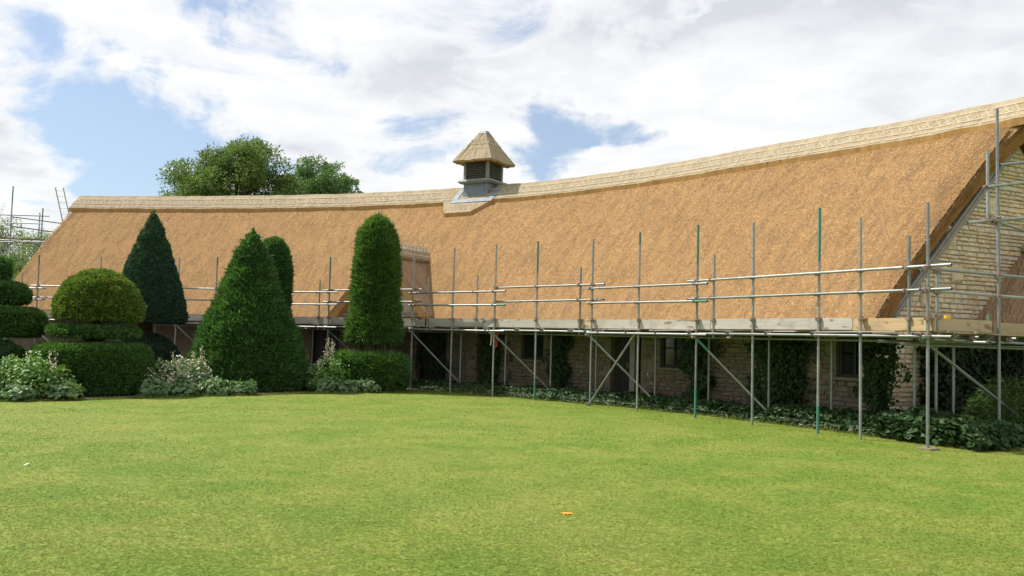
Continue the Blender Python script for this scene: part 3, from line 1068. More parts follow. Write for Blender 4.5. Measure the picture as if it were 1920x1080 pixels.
    # barge board
    for (ua, ub, za, zb) in ((EAVE_O + .35, EAVE_O + RUN, 0, 1),):
        p0 = O - t * .09 + n * (EAVE_O + .42) + Vector((0, 0, EAVE_Z + RISE * .42 / RUN - .84))
        p1 = O - t * .09 + n * (EAVE_O + RUN + .02) + Vector((0, 0, EAVE_Z + RISE - .82))
        d = (p1 - p0).normalized()
        MB().box((p0 + p1) / 2, d, t, d.cross(t), (p1 - p0).length, .07, .17).build('barge_board', M_oak, barn)
        MB().box((p0 + p1) / 2 - t * .045 + d.cross(t) * .0, d, t, d.cross(t), (p1 - p0).length, .03, .05).build('barge_moulding', M_oak, barn)
    MB().box(O - t * .07 + n * (WALL + .30) + Vector((0, 0, 2.30)), n, t, (0, 0, 1), .16, .16, .55).build('wall_plate_end', M_oak, barn)
    # left gable
    t2, n2 = frame(SGL)
    O2 = Vector(at(SGL, 0, 0))
    me = bpy.data.meshes.new('far_gable_wall')
    V = [O2 + n2 * u + Vector((0, 0, z)) for u, z in ((us[0], 0), (us[2], 0), (us[2], 2.2), (us[1], 6.5), (us[0], 2.1))]
    V += [v - t2 * .4 for v in V]
    me.from_pydata([tuple(v) for v in V], [], [(0, 1, 2, 3, 4), (9, 8, 7, 6, 5)] + [(i, 5 + i, 5 + (i + 1) % 5, (i + 1) % 5) for i in range(5)])
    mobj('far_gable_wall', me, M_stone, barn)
    # rear wall, so that no light leaks through
    g = [[at(s, EAVE_O + 2 * RUN - .55, z) for z in (0, 2.3)] for s in np.linspace(SG, SGL, 30)]
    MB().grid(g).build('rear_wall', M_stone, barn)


build_walls()


def build_cupola():
    s = 19.30
    t, n = frame(s)
    C = Vector(at(s, EAVE_O + RUN, 0))
    Z = Vector((0, 0, 1))
    C.z += 0.04

    def ring(half, z):
        return [C + t * a * half - n * b * half + Z * z for a, b in ((-1, 1), (1, 1), (1, -1), (-1, -1))]

    def frustum(h0, z0, h1, z1, cap=True):
        a, b = ring(h0, z0), ring(h1, z1)
        m = MB(); m.box8(a + b)
        return m
    base = frustum(.56, 6.55, .52, 7.36).build('cupola', M_lead, barn)
    # lead apron flashing, lying on the thatch
    fl = MB()
    for (sa, sb, ta, tb) in ((s - .78, s + .78, .855, .885), (s - .80, s - .60, .88, .985), (s + .60, s + .80, .88, .985)):
        a = [roof(sa, ta, CAP + .004), roof(sb, ta, CAP + .004), roof(sb, tb, CAP + .004), roof(sa, tb, CAP + .004)]
        b = [roof(sa, ta, CAP + .016), roof(sb, ta, CAP + .016), roof(sb, tb, CAP + .016), roof(sa, tb, CAP + .016)]
        fl.box8(a + b)
    fl.build('lead_flashing', M_lead, base)
    frustum(.64, 7.36, .70, 7.42).build('cornice', M_greywood, base)
    frustum(.72, 7.42, .66, 7.50).build('cornice', M_greywood, base)
    H = .54
    for a in (-1, 1):
        for b in (-1, 1):
            MB().box(C + t * a * (H - .05) + n * b * (H - .05) + Z * 7.92, t, n, Z, .10, .10, .84).build('corner_post', M_greywood, base)
    frustum(.40, 7.5, .40, 8.3).build('dark_core', M_dark, base)
    for side in range(4):
        ax, d = ((t, -n), (n, -t), (t, n), (n, t))[side]
        MB().box(C + d * (H - .04) + Z * 8.29, ax, d, Z, 2 * H - .2, .06, .10).build('head_rail', M_greywood, base)
        for k in range(11):
            z = 7.53 + k * .066
            tilt = (d * .8 - Z * .6).normalized()
            up = ax.cross(tilt)
            MB().box(C + d * (H - .055) + Z * (z + .03), ax, tilt, up, 2 * H - .2, .085, .014).build('louvre_slat', M_louvre, base)
    # thatched pyramid roof: thick skirt, steep sides, little lead cap
    prof = [(.80, 8.18), (.835, 8.14), (.865, 8.20), (.72, 8.44), (.50, 8.78), (.31, 9.10), (.17, 9.32)]
    segs = 12
    rows, uvs = [], []
    for (h, z) in prof:
        row = []
        c4 = ring(h, z)
        for e in range(4):
            for k in range(segs):
                p = c4[e].lerp(c4[(e + 1) % 4], k / segs)
                row.append(p + Vector(rng.normal(0, .010, 3)))
        rows.append(row)
    V = np.array([[tuple(p) for p in r] for r in rows]).reshape(-1, 3)
    m = 4 * segs
    Q = [(j * m + k, j * m + (k + 1) % m, (j + 1) * m + (k + 1) % m, (j + 1) * m + k) for j in range(len(prof) - 1) for k in range(m)]
    uv = np.array([(k * .27, z) for (h, z) in prof for k in range(m)])
    cr = mobj('cupola_thatch', fast_mesh('cupola_thatch', V, Q, uv=uv), M_ridge, base)
    frustum(.80, 8.175, .45, 8.30).build('soffit', M_ridge_edge, base)
    frustum(.185, 9.315, .12, 9.43).build('lead_cap', M_lead, base)
    # rods on the little roof
    st = MB()
    for z, h in ((8.66, .585), (8.86, .462), (9.06, .345)):
        c4 = ring(h + .008, z)
        for e in range(4):
            st.tube(c4[e], c4[(e + 1) % 4], .006, n=5)
    for e in range(4):
        a4, b4 = ring(.470, 8.86), ring(.353, 9.06)
        for k in range(5):
            st.tube(a4[e].lerp(a4[(e + 1) % 4], k / 5), b4[e].lerp(b4[(e + 1) % 4], (k + 1) / 5), .005, n=4)
            st.tube(a4[e].lerp(a4[(e + 1) % 4], (k + 1) / 5), b4[e].lerp(b4[(e + 1) % 4], k / 5), .005, n=4)
    o = st.build('roof_rods', M_rod, base); o['kind'] = 'stuff'


build_cupola()


def prism_thatch(name, C, t, n, prof, y0, y1, parent, mat, nu=60, nv=36, amp=.012):
    """profile prof [(along t, z)...] swept along the inward direction from y0 to y1"""
    pr = np.array(prof, float)
    L = np.r_[0, np.cumsum(np.linalg.norm(np.diff(pr, axis=0), axis=1))]
    q = np.linspace(0, L[-1], nu)
    a, z = np.interp(q, L, pr[:, 0]), np.interp(q, L, pr[:, 1])
    yy = np.linspace(y0, y1, nv)
    A, Y = np.meshgrid(a, yy, indexing='ij'); Zg = np.repeat(z[:, None], nv, 1)
    Qg = np.repeat(q[:, None], nv, 1)
    j = amp * vnoise(np.stack([Qg, Y, Qg * 0], -1), 7, 4) + amp * .7 * rng.normal(0, 1, A.shape)
    X = C[0] + t.x * A + n.x * Y; Yw = C[1] + t.y * A + n.y * Y
    V = np.stack([X, Yw, Zg + j], -1).reshape(-1, 3)
    I = np.arange(nu * nv).reshape(nu, nv)
    Q = np.stack([I[:-1, :-1], I[1:, :-1], I[1:, 1:], I[:-1, 1:]], -1).reshape(-1, 4)
    uv = np.stack([Y, Qg], -1).reshape(-1, 2)
    return mobj(name, fast_mesh(name, V, Q, uv=uv), mat, parent)


def build_dormer():
    s = 19.93
    t, n = frame(s)
    C = Vector(at(s, 0, 0)); Z = Vector((0, 0, 1))
    half, zb, za = 1.72, 2.28, 4.72
    face_o = 1.20
    P = lambda a, o, z: C + t * a + n * o + Z * z
    # rendered gable
    me = bpy.data.meshes.new('dormer_gable')
    V = [P(-half, face_o, zb), P(half, face_o, zb), P(0, face_o, za - .35)]
    V += [v + n * .1 for v in V]
    me.from_pydata([tuple(v) for v in V], [], [(0, 1, 2), (5, 4, 3), (0, 3, 4, 1), (1, 4, 5, 2), (2, 5, 3, 0)])
    g = mobj('dormer_gable', me, M_cream, barn)
    MB().box(P(0, face_o - .02, zb + .05), t, n, Z, 2 * half - .12, .08, .13).build('sill_beam', M_oak, g)
    for sg in (-1, 1):
        a, b = P(sg * .95, face_o - .02, zb + 1.02), P(sg * .12, face_o - .02, zb + .10)
        d = (b - a).normalized()
        MB().box((a + b) / 2, d, n, d.cross(n), (b - a).length, .07, .13).build('brace_timber', M_oak, g)
        a, b = P(sg * (half - .12), face_o - .02, zb + .12), P(sg * .03, face_o - .02, za - .42)
        d = (b - a).normalized()
        MB().box((a + b) / 2, d, n, d.cross(n), (b - a).length, .05, .09).build('rafter', M_oak, g)
    # thatch over it
    th = .26
    prof = [(-half - .30, zb - .06), (-half - .34, zb + .02), (-half * .62, zb + 1.10), (-.30, za - .28), (0, za)]
    prof = prof + [(-a, z) for a, z in prof[::-1][1:]]
    prism_thatch('dormer_thatch', C, t, n, prof, .88, 4.3, barn, M_dormer)
    inner = [(-half - .30, zb - .06), (-half - .02, zb - .05), (-half * .52, zb + .86), (0, za - .34)]
    inner = inner + [(-a, z) for a, z in inner[::-1][1:]]
    # cut front edge between outer and inner line, and the soffit
    k = 60
    def samp(pf):
        pf = np.array(pf, float); L = np.r_[0, np.cumsum(np.linalg.norm(np.diff(pf, axis=0), axis=1))]
        q = np.linspace(0, L[-1], k); return np.interp(q, L, pf[:, 0]), np.interp(q, L, pf[:, 1])
    oa, oz = samp(prof); ia, iz = samp(inner)
    fo = [P(a, .885, z) for a, z in zip(oa, oz)]
    fi = [P(a, .93, z) for a, z in zip(ia, iz)]
    bi = [P(a, 1.35, z) for a, z in zip(ia, iz)]
    V = np.array([tuple(p) for p in fo + fi + bi]); i = np.arange(k - 1)
    Q = np.concatenate([np.stack([i, i + 1, i + k + 1, i + k], -1), np.stack([i + k, i + k + 1, i + 2 * k + 1, i + 2 * k], -1)])
    uv = np.concatenate([np.stack([np.full(k, r * .2), np.linspace(0, 6, k)], -1) for r in range(3)])
    mobj('dormer_verge', fast_mesh('dormer_verge', V, Q, uv=uv), M_ridge_edge, barn)
    # little ridge cap with rods
    cap = [(-.52, za - .52), (-.57, za - .42), (-.28, za - .10), (0, za + .12), (.28, za - .10), (.57, za - .42), (.52, za - .52)]
    rc = prism_thatch('dormer_ridge_cap', C, t, n, cap, .80, 3.75, barn, M_ridge, 40, 30, .006)
    V = [P(a, .80, z) for a, z in cap]
    me = bpy.data.meshes.new('cap_end'); me.from_pydata([tuple(v) for v in V], [], [tuple(range(len(V)))])
    mobj('cap_end', me, M_ridge_edge, rc)
    st = MB()
    for sg in (-1, 1):
        for f in (.25, .55, .85):
            a = .02 + .54 * f; z = np.interp(a, [0, .28, .57], [za + .12, za - .10, za - .42]) + .01
            st.tube(P(sg * a, .82, z), P(sg * a, 3.6, z), .008, n=5)
        o = .85
        while o < 3.4:
            for fa, fb in ((.18, .36), (.36, .18)):
                z1_, z2_ = [np.interp(x, [0, .28, .57], [za + .12, za - .10, za - .42]) + .012 for x in (fa, fb)]
                st.tube(P(sg * fa, o, z1_), P(sg * fb, o + .2, z2_), .005, n=4)
            o += .2
    o = st.build('dormer_rods', M_rod, rc); o['kind'] = 'stuff'
    # lead saddle where the dormer ridge meets the slope
    MB().box(P(-.1, 3.80, za + .10), t, n, Z, .5, .35, .06).build('lead_saddle', M_lead, rc)


build_dormer()


def build_porch():
    t, n = frame(SG)
    O = Vector(at(SG, 0, 0)); Z = Vector((0, 0, 1))
    pc = empty('thatched_porch', O + n * 7.0 - t * .6, 'low brown thatched porch roof built against the stone gable end', 'porch')
    # ridge runs outward from the gable (-t); slopes fall along n
    cu, zr, ze, ue = 6.95, 4.42, 2.10, 4.55
    out0, out1 = 1.35, -0.02
    nu, nv = 70, 40
    pr = np.array([(ue - .02, ze - .10), (ue, ze), (5.6, 3.17), (6.4, 3.90), (cu, zr), (7.5, 3.90), (8.3, 3.17), (9.35, ze)])
    L = np.r_[0, np.cumsum(np.linalg.norm(np.diff(pr, axis=0), axis=1))]
    q = np.linspace(0, L[-1], nu)
    u, z = np.interp(q, L, pr[:, 0]), np.interp(q, L, pr[:, 1])
    yy = np.linspace(out0, out1, nv)
    U, Y = np.meshgrid(u, yy, indexing='ij'); Zg = np.repeat(z[:, None], nv, 1); Qg = np.repeat(q[:, None], nv, 1)
    Zg = Zg + .015 * rng.normal(0, 1, Zg.shape)
    V = np.stack([O.x + n.x * U - t.x * Y, O.y + n.y * U - t.y * Y, Zg], -1).reshape(-1, 3)
    I = np.arange(nu * nv).reshape(nu, nv)
    Q = np.stack([I[:-1, :-1], I[1:, :-1], I[1:, 1:], I[:-1, 1:]], -1).reshape(-1, 4)
    mobj('porch_thatch', fast_mesh('porch_thatch', V, Q, uv=np.stack([Y, Qg], -1).reshape(-1, 2)), M_dormer, pc)
    # hipped front closing the outer end
    f = [O + n * a - t * out0 + Z * b for a, b in pr]
    c = O + n * cu - t * (out0 + .02) + Z * ze
    V = np.array([tuple(p) for p in f] + [tuple(c)]); m = len(f)
    mobj('porch_front', fast_mesh('porch_front', V, None, [(k, k + 1, m) for k in range(m - 1)], uv=V[:, 1:]), M_verge, pc)
    capp = np.array([(6.35, 3.92), (6.33, 4.0), (6.95, 4.56), (7.55, 4.0), (7.53, 3.92)])
    g = [[O + n * a - t * y + Z * b for y in (out0 + .05, .6, -.01)] for a, b in capp]
    MB().grid(g).build('porch_ridge', M_ridge, pc)
    st = MB()
    for k in range(7):
        st.tube(O + n * 6.42 - t * (.05 + .2 * k) + Z * 4.07, O + n * 6.85 - t * (.2 + .2 * k) + Z * 4.47, .01, n=4)
    r = st.build('porch_rods', M_rod, pc); r['kind'] = 'stuff'
    for u_ in (4.9, 9.0):
        for y in (1.15,):
            MB().box(O + n * u_ - t * y + Z * 1.08, t, n, Z, .16, .16, 2.16).build('porch_post', M_oak, pc)


build_porch()

# ------------------------------------------------------------------ scaffold
TR = 0.0265


def tube_meshes():
    n = 12
    V, Q = [], []
    # outer wall, rim, and a short dark bore at each end: material slot 1
    for z in (-.5, .5):
        for r in (1.0, .84):
            for k in range(n):
                a = 2 * math.pi * k / n
                V.append((math.cos(a) * r, math.sin(a) * r, z))
    # recessed bottoms
    for z in (-.49, .49):
        for k in range(n):
            a = 2 * math.pi * k / n
            V.append((math.cos(a) * .84, math.sin(a) * .84, z))
    mi = []
    for k in range(n):
        k2 = (k + 1) % n
        Q.append((k, k2, 2 * n + k2, 2 * n + k)); mi.append(0)
        Q.append((k2, k, n + k, n + k2)); mi.append(0)
        Q.append((2 * n + k, 2 * n + k2, 3 * n + k2, 3 * n + k)); mi.append(0)
        Q.append((n + k2, n + k, 4 * n + k, 4 * n + k2)); mi.append(1)
        Q.append((3 * n + k, 3 * n + k2, 5 * n + k2, 5 * n + k)); mi.append(1)
    for base in (4 * n, 5 * n):
        for k in range(0, n - 2, 2):
            Q.append((base, base + k + 1, base + k + 2, base + k + 2)[:4]) if False else None
    V = np.array(V)
    tris = []
    for base, flip in ((4 * n, True), (5 * n, False)):
        for k in range(1, n - 1):
            tris.append((base, base + k + 1, base + k) if flip else (base, base + k, base + k + 1)); mi.append(1)
    me = fast_mesh('tube', V, np.array(Q), np.array(tris), mat_q=mi, mats=(M_tube, M_hole), smooth=False)
    sm = np.zeros(len(me.polygons), bool); sm[[i for i in range(len(Q)) if i % 5 == 0]] = True
    me.polygons.foreach_set('use_smooth', sm)
    b = MB()
    n2 = 12
    gb = MB().tube((0, 0, -.5), (0, 0, .5), 1.04, n=12, cap=False).mesh('paint_band', True); gb.materials.append(M_green)
    # coupler: two half shells, a hinge block and a bolt
    c = MB()
    c.tube((0, 0, -.026), (0, 0, .026), .033, n=10)
    c.box((.034, 0, 0), (1, 0, 0), (0, 1, 0), (0, 0, 1), .022, .03, .044)
    c.box((-.034, 0, 0), (1, 0, 0), (0, 1, 0), (0, 0, 1), .02, .024, .04)
    c.tube((.045, -.03, 0), (.045, .035, 0), .008, n=6)
    cm = c.mesh('coupler'); cm.materials.append(M_coupler)
    return me, gb, cm


TUBE, BAND, COUP = tube_meshes()


def tube(name, p, q, parent, bands=()):
    p, q = Vector(p), Vector(q)
    L = (q - p).length
    R = (q - p).to_track_quat('Z', 'Y').to_matrix().to_4x4()
    o = mobj(name, TUBE, None, parent, Matrix.Translation((p + q) / 2) @ R @ Matrix.Diagonal((TR, TR, L, 1)))
    for (f0, f1) in bands:
        a, b = p.lerp(q, f0), p.lerp(q, f1)
        mobj('paint_band', BAND, None, o, Matrix.Translation((a + b) / 2) @ R @ Matrix.Diagonal((TR, TR, (b - a).length, 1)))
    return o


def coupler(parent, p, axis, yaw=0.0):
    R = Vector(axis).to_track_quat('Z', 'Y').to_matrix().to_4x4() @ Matrix.Rotation(yaw, 4, 'Z')
    return mobj('coupler', COUP, None, parent, Matrix.Translation(Vector(p)) @ R @ Matrix.Scale(1.5, 4))


def board(name, p, q, up, out, w, th, mat, parent):
    """plank from p to q; up = direction of its width"""
    p, q = Vector(p), Vector(q)
    x = (q - p); L = x.length; x.normalize()
    u = Vector(up).normalized(); o_ = x.cross(u).normalized()
    M = Matrix(((x.x, o_.x, u.x, 0), (x.y, o_.y, u.y, 0), (x.z, o_.z, u.z, 0), (0, 0, 0, 1)))
    b = MB().box((0, 0, 0), (1, 0, 0), (0, 1, 0), (0, 0, 1), L, th, w)
    me = b.mesh(name); me.materials.append(mat)
    return mobj(name, me, None, parent, Matrix.Translation((p + q) / 2) @ M)


STD = [  # s, top height, green bands (fractions from foot)
    (1.38, 4.13, ()), (2.83, 4.02, ()), (3.86, 4.33, ((.0, .12), (.76, 1.0))), (5.60, 4.22, ()), (7.26, 4.32, ((.0, .16), (.80, 1.0))), (9.11, 4.30, ((.93, 1),)),
    (10.74, 4.24, ((.0, .04),)), (12.83, 4.32, ((.0, .14), (.80, 1.0))), (14.45, 4.34, ()), (16.15, 4.30, ()), (17.76, 4.14, ()),
    (21.16, 4.16, ((.83, 1.0),)), (22.78, 4.18, ()), (25.79, 4.20, ((.93, 1.0),)), (27.33, 4.17, ()), (30.46, 4.20, ()), (32.92, 4.22, ((.93, 1.0),))]
SHORT = [(1.82, 3.60), (6.81, 3.62), (11.24, 3.55), (15.22, 3.47), (17.22, 3.45), (21.62, 3.42), (33.62, 3.55)]
RAILS = [(0.96, 7.61, .0), (6.90, 10.88, -.085), (10.36, 14.51, .02), (14.01, 17.9, -.075), (17.47, 21.45, .03), (20.79, 25.3, -.06), (24.9, 33.25, .03), (32.58, 36.2, -.06)]
GREEN_MID = {1: ((0.0, .10),), 2: ((.94, 1.),), 3: ((0., .08),)}


def build_scaffold():
    sc = empty('scaffold', at(9, .5), 'long grey tube scaffold with timber toe boards along the thatched eaves', 'scaffold')
    Z = Vector((0, 0, 1))
    stds = {}
    for k, (s, top, bands) in enumerate(STD):
        p = Vector(at(s))
        lean = Vector(rng.normal(0, .012, 3)); lean.z = 0
        stds[s] = o = tube('standard', p + Z * .0, p + Z * top + lean, sc, bands)
        for z in (1.88, 2.18):
            coupler(o, p + Z * z, (0, 0, 1), random.uniform(0, 6))
        if k in (0, 10):
            t, n = frame(s)
            MB().box(p + Z * .012, t, n, Z, .62 if k else .30, .24, .036).build('sole_plate', M_deck, sc)
    for s, top in SHORT:
        p = Vector(at(s, .06))
        o = tube('puncheon', p + Z * 1.80, p + Z * top, sc)
        for z in (1.88, 2.18):
            coupler(o, p + Z * z, (0, 0, 1), random.uniform(0, 6))
    for k, (sa, sb, dz) in enumerate(RAILS):
        # long run on the far wing is laid as two tubes
        spans = [(sa, sb)] if sb - sa < 7 else [(sa, (sa + sb) / 2 + .02), ((sa + sb) / 2 - .02, sb)]
        for (a, b) in spans:
            for kind, z in (('top', 3.06), ('mid', 2.67)):
                off = 0.052 if k % 2 == 0 else -0.052
                zz = z + dz + random.uniform(-.012, .012)
                pa, pb = Vector(at(a, off, zz)), Vector(at(b, off, zz + random.uniform(-.02, .02)))
                o = tube('guard_rail', pa, pb, sc, GREEN_MID.get(k, ()) if kind == 'mid' else ())
                for s in [x[0] for x in STD] + [x[0] for x in SHORT]:
                    if a + .05 < s < b - .05:
                        f = (s - a) / (b - a)
                        coupler(o, pa.lerp(pb, f).lerp(Vector(at(s, off * .5, 0)) + Z * zz, .5), (0, 0, 1), random.uniform(-.6, .6))
            # ledgers: outer and inner
            for (off, z) in ((.055 if k % 2 == 0 else -.055, 1.875 + dz * .25), (.97, 1.80)):
                tube('ledger', at(a, off, z), at(b, off, z), sc, ((.93, 1.0),) if (k in (2, 3, 5) and off < .5) else ())
    # inner standards
    for k, s in enumerate((2.48, 4.40, 6.03, 7.75, 9.43, 11.49, 13.15, 14.85, 16.62, 19.57, 22.5, 25.9, 28.8, 31.5)):
        p = Vector(at(s, .95))
        tube('inner_standard', p, p + Z * 1.97, sc, ((0, .12),) if k == 5 else ())
    # transoms
    s = 1.55
    while s < 35:
        a, b = at(s, -.16, 1.925 - .012), at(s, 1.12, 1.925 - .012)
        o = tube('transom', a, b, sc)
        coupler(o, at(s, .02, 1.905), tuple(frame(s)[1]), random.uniform(0, 6))
        s += random.uniform(.95, 1.35)
    # deck boards and toe boards
    s = 1.30
    k = 0
    while s < 35.2:
        L = 3.9 if s > 2 else 2.0
        e = min(s + L, 35.4)
        nsub = 1
        for row in range(6):
            o0 = .10 + .235 * row + .11
            j = random.uniform(-.05, .12)
            board('deck_board', at(s + j, o0, 1.962 + random.uniform(0, .006)), at(e - .02 + j, o0, 1.962 + random.uniform(0, .006)), frame((s + e) / 2)[1], None, .225, .036, M_deck, sc)
        s = e
    toe = [(1.30, 3.08, 'new'), (3.10, 6.9, 'pale'), (6.92, 10.80, 'pale'), (10.84, 11.40, 'brown'), (11.30, 14.95, 'pale'), (14.99, 17.25, 'pale2'), (17.35, 18.6, 'pale2'), (18.65, 21.5, 'pale2'),
           (21.54, 25.2, 'pale2'), (25.25, 29.0, 'pale2'), (29.05, 32.8, 'pale2'), (32.85, 35.3, 'pale2')]
    for k, (a, b, kind) in enumerate(toe):
        m = {'new': M_board_new, 'pale': M_board_pale, 'pale2': M_board_pale, 'brown': M_board_brown}[kind]
        z = 2.082 + (.012 if k % 2 else 0)
        off = .085 if kind != 'brown' else .13
        board('toe_board', at(a, off, z), at(b, off, z), Z, None, .222, .036, m, sc)
    # loose boards lying under the toe boards at the edge
    for (a, b) in ((2.0, 3.9), (7.3, 8.7), (9.0, 10.3), (4.4, 5.0)):
        board('edge_batten', at(a, -.02, 1.945), at(b, -.02, 1.945), frame(a)[1], None, .10, .022, M_board_pale, sc)
    # ledger braces from the outer ledger down to the inner standards' feet, and one raker
    for (sa, sb, zb, bands) in ((7.38, 6.05, .25, ((0, .25),)), (10.92, 9.45, .25, ((0, .10),)), (14.6, 13.2, .30, ((0, .14),)), (17.9, 16.65, .30, ((0, .12),)), (21.35, 19.7, .3, ((0, .2),)), (27.4, 25.95, .3, ())):
        tube('ledger_brace', at(sa, -.10, 1.92), at(sb, .90, zb), sc, bands)
        coupler(sc, at(sa - .1, -.04, 1.80), (0, 0, 1), 0.4)
    tube('raker', (2.02, 23.05, .04), at(9.16, -.06, 1.85), sc)
    coupler(sc, (2.02, 23.05, .05), (0, 1, 0))
    tube('brace', at(33.0, -.2, 1.62), at(31.6, -.25, .75), sc)
    return sc


SCAF = build_scaffold()


def build_gable_scaffold():
    t, n = frame(1.38)
    O = Vector(at(1.38)); Z = Vector((0, 0, 1))
    P = lambda u, z, o=0.0: O + n * u + t * o + Z * z
    sc = empty('scaffold', P(2, 0, .5), 'tube scaffold wrapped round the stone gable end, with an upper lift of rails', 'scaffold')
    tube('standard', P(1.75, 0), P(1.74, 4.22), sc)
    tube('standard', P(1.80, 3.2, .055), P(1.79, 5.98, .055), sc)
    tube('standard', P(4.0, 0), P(4.0, 4.2), sc)
    tube('standard', P(1.72, 0, .9), P(1.72, 1.95, .9), sc, ((0, .25),))
    for u in (.56, .78):
        tube('inner_standard', P(u + .55, 0, .95), P(u + .55, 1.95, .95), sc)
    o = tube('puncheon', P(.28, 1.83, .05), P(.28, 3.02, .05), sc)
    for z in (1.9, 2.2): coupler(o, P(.28, z, .05), Z)
    for z in (3.00, 2.63):
        o = tube('guard_rail', P(-.12, z + .02, .055), P(4.4, z - .02, .055), sc)
        for u in (-.03, .28, 1.75): coupler(o, P(u, z, .04), Z, u)
    for off, z in ((.055, 1.83), (.95, 1.78), (.5, 1.74)):
        tube('ledger', P(-.1, z, off), P(4.5, z - .03, off), sc, ((0, .07),) if off < .1 else ())
    for u in (.1, .55, 1.05, 1.4, 2.0, 2.6, 3.3):
        o = tube('transom', P(u, 1.885, -.15), P(u, 1.885, 1.15), sc)
        coupler(o, P(u, 1.87, -.02), t, u * 3)
    for row in range(5):
        board('deck_board', P(.06, 1.935, .2 + .235 * row), P(4.0, 1.935, .2 + .235 * row), t, None, .225, .036, M_deck, sc)
    board('toe_board', P(.03, 2.085, .085), P(1.66, 2.075, .085), Z, None, .222, .036, M_board_brown, sc)
    board('toe_board', P(1.70, 2.06, .085), P(4.0, 2.04, .085), Z, None, .222, .036, M_board_brown, sc)
    board('edge_batten', P(.1, 1.955, .02), P(3.9, 1.94, .02), t, None, .12, .02, M_board_new, sc)
    tube('ledger_brace', P(.35, 1.75, .3), P(2.55, .42, .1), sc)
    # upper lift
    o = tube('puncheon', P(1.545, 3.93, .06), P(1.545, 5.20, .06), sc)
    coupler(o, P(1.545, 4.55, .06), Z); coupler(o, P(1.545, 3.96, .06), Z)
    tube('guard_rail', P(1.45, 4.53, .0), P(4.2, 5.0, -.35), sc)
    tube('guard_rail', P(1.60, 3.94, .0), P(4.2, 4.3, -.35), sc)
    tube('transom', P(1.12, 3.88, .12), P(1.85, 4.0, -.02), sc)
    tube('ledger', P(1.70, 3.98, .1), P(4.5, 3.6, .2), sc)
    tube('guard_rail', P(1.95, 4.99, .12), P(4.3, 5.38, -.25), sc)
    for k in range(4): coupler(o, P(1.66 + .03 * k, 3.95 + .01 * k, .03), n, k)
    # things standing on the deck: two small tubs and a stub of green tube
    for (u, m, lab, nm, zt) in ((.53, M_coupler, 'small grey tub behind the gable toe board', 'tub', 2.235), (.70, M_yellow, 'small yellow and white tub behind the gable toe board', 'tub', 2.245)):
        e = empty(nm, P(u, 1.955, .2), lab, 'tub')
        MB().tube(P(u, 1.955, .2), P(u, zt - .05, .2), .05, .055, n=14).build('tub_body', M_white if m is M_yellow else M_oak, e)
        MB().tube(P(u, zt - .05, .2), P(u, zt + .01, .2), .058, n=14).build('lid', m, e)
    tube('puncheon', P(1.66, 1.8, .13), P(1.66, 2.30, .13), sc, ((0, 1.0),))
    b = MB().box(P(2.05, .02, -.45), n, t, Z, .9, .2, .04).build('timber_offcut', M_deck)
    tag(b, 'flat brown timber offcut lying at the edge of the ivy', 'plank')


build_gable_scaffold()


def build_far_tower():
    sc = empty('scaffold', (-22.2, 41.5, 0), 'open tube scaffold tower beyond the far gable end, willow behind it', 'scaffold')
    A, B, D, E_ = (-22.86, 41.0), (-21.45, 41.0), (-21.9, 42.3), (-23.6, 42.4)
    tube('standard', (A[0], A[1], 0), (A[0] + .03, A[1], 7.97), sc, ((.9, 1.),))
    tube('standard', (B[0], B[1], 0), (B[0] + .03, B[1], 7.0), sc, ((.9, 1.),))
    tube('standard', (D[0] - .35, D[1], 0), (D[0] - .33, D[1], 6.95), sc)
    tube('standard', (E_[0], E_[1], 0), (E_[0], E_[1], 6.6), sc)
    for p, q in (((-24.6, 41.05, 6.66), (-21.15, 41.05, 6.65)), ((-23.06, 40.95, 6.28), (-21.35, 40.95, 6.28)), ((-24.6, 41.05, 5.52), (-21.2, 41.05, 5.48)), ((-23.5, 40.92, 5.40), (-21.3, 40.92, 5.44)),
                 ((-22.9, 41.05, 6.58), (-20.9, 43.2, 6.5)), ((-22.9, 41.05, 6.15), (-21.1, 43.0, 6.05)), ((-22.9, 41.1, 5.5), (-21.3, 43.0, 5.4)), ((-24.4, 42.3, 5.6), (-21.5, 42.3, 5.55))):
        tube('guard_rail', p, q, sc)
    tube('ledger_brace', (-23.05, 41.0, 5.45), (-21.7, 41.3, 3.6), sc)
    for k in range(3):
        board('deck_board', (-24.3, 41.3 + .24 * k, 5.6), (-21.4, 41.3 + .24 * k, 5.6), (0, 1, 0), None, .225, .036, M_deck, sc)

    def ladder(p0, p1, side, w, label):
        p0, p1, side = Vector(p0), Vector(p1), Vector(side).normalized()
        e = empty('ladder', p0, label, 'ladder')
        for sg in (-.5, .5):
            MB().tube(p0 + side * w * sg, p1 + side * w * sg, .027, n=8).build('rail', M_alu, e)
        L = (p1 - p0).length
        k = .3
        while k < L - .1:
            c = p0.lerp(p1, k / L)
            MB().tube(c - side * w * .5, c + side * w * .5, .014, n=6).build('rung', M_alu, e)
            k += .27
        return e
    ladder((-22.75, 39.9, .05), (-23.05, 41.0, 5.3), (1, .1, 0), .42, 'aluminium ladder leaning against the far scaffold tower')
    ladder((-19.85, 43.2, .9), (-20.68, 40.9, 7.95), (1, .15, 0), .34, 'aluminium ladder whose top shows above the far end of the ridge')


build_far_tower()


# hanging tape under the platform
def build_tape():
    e = empty('barrier_tape', at(15.3, .3, 1.7), 'red and white tape ends hanging under the scaffold platform', 'tape')
    for k, (ds, m, L) in enumerate(((0, M_red, .34), (.06, M_white, .42), (-.07, M_red, .46), (.12, M_red, .30), (.03, M_red, .5))):
        p = Vector(at(14.75 + ds * 1.5, .25 + .05 * k, 1.86))
        MB().box(p - Vector((0, 0, L / 2)), (1, .2, 0), (-.2, 1, 0), (.06, 0, 1), .03, .004, L).build('strip', m, e)


build_tape()


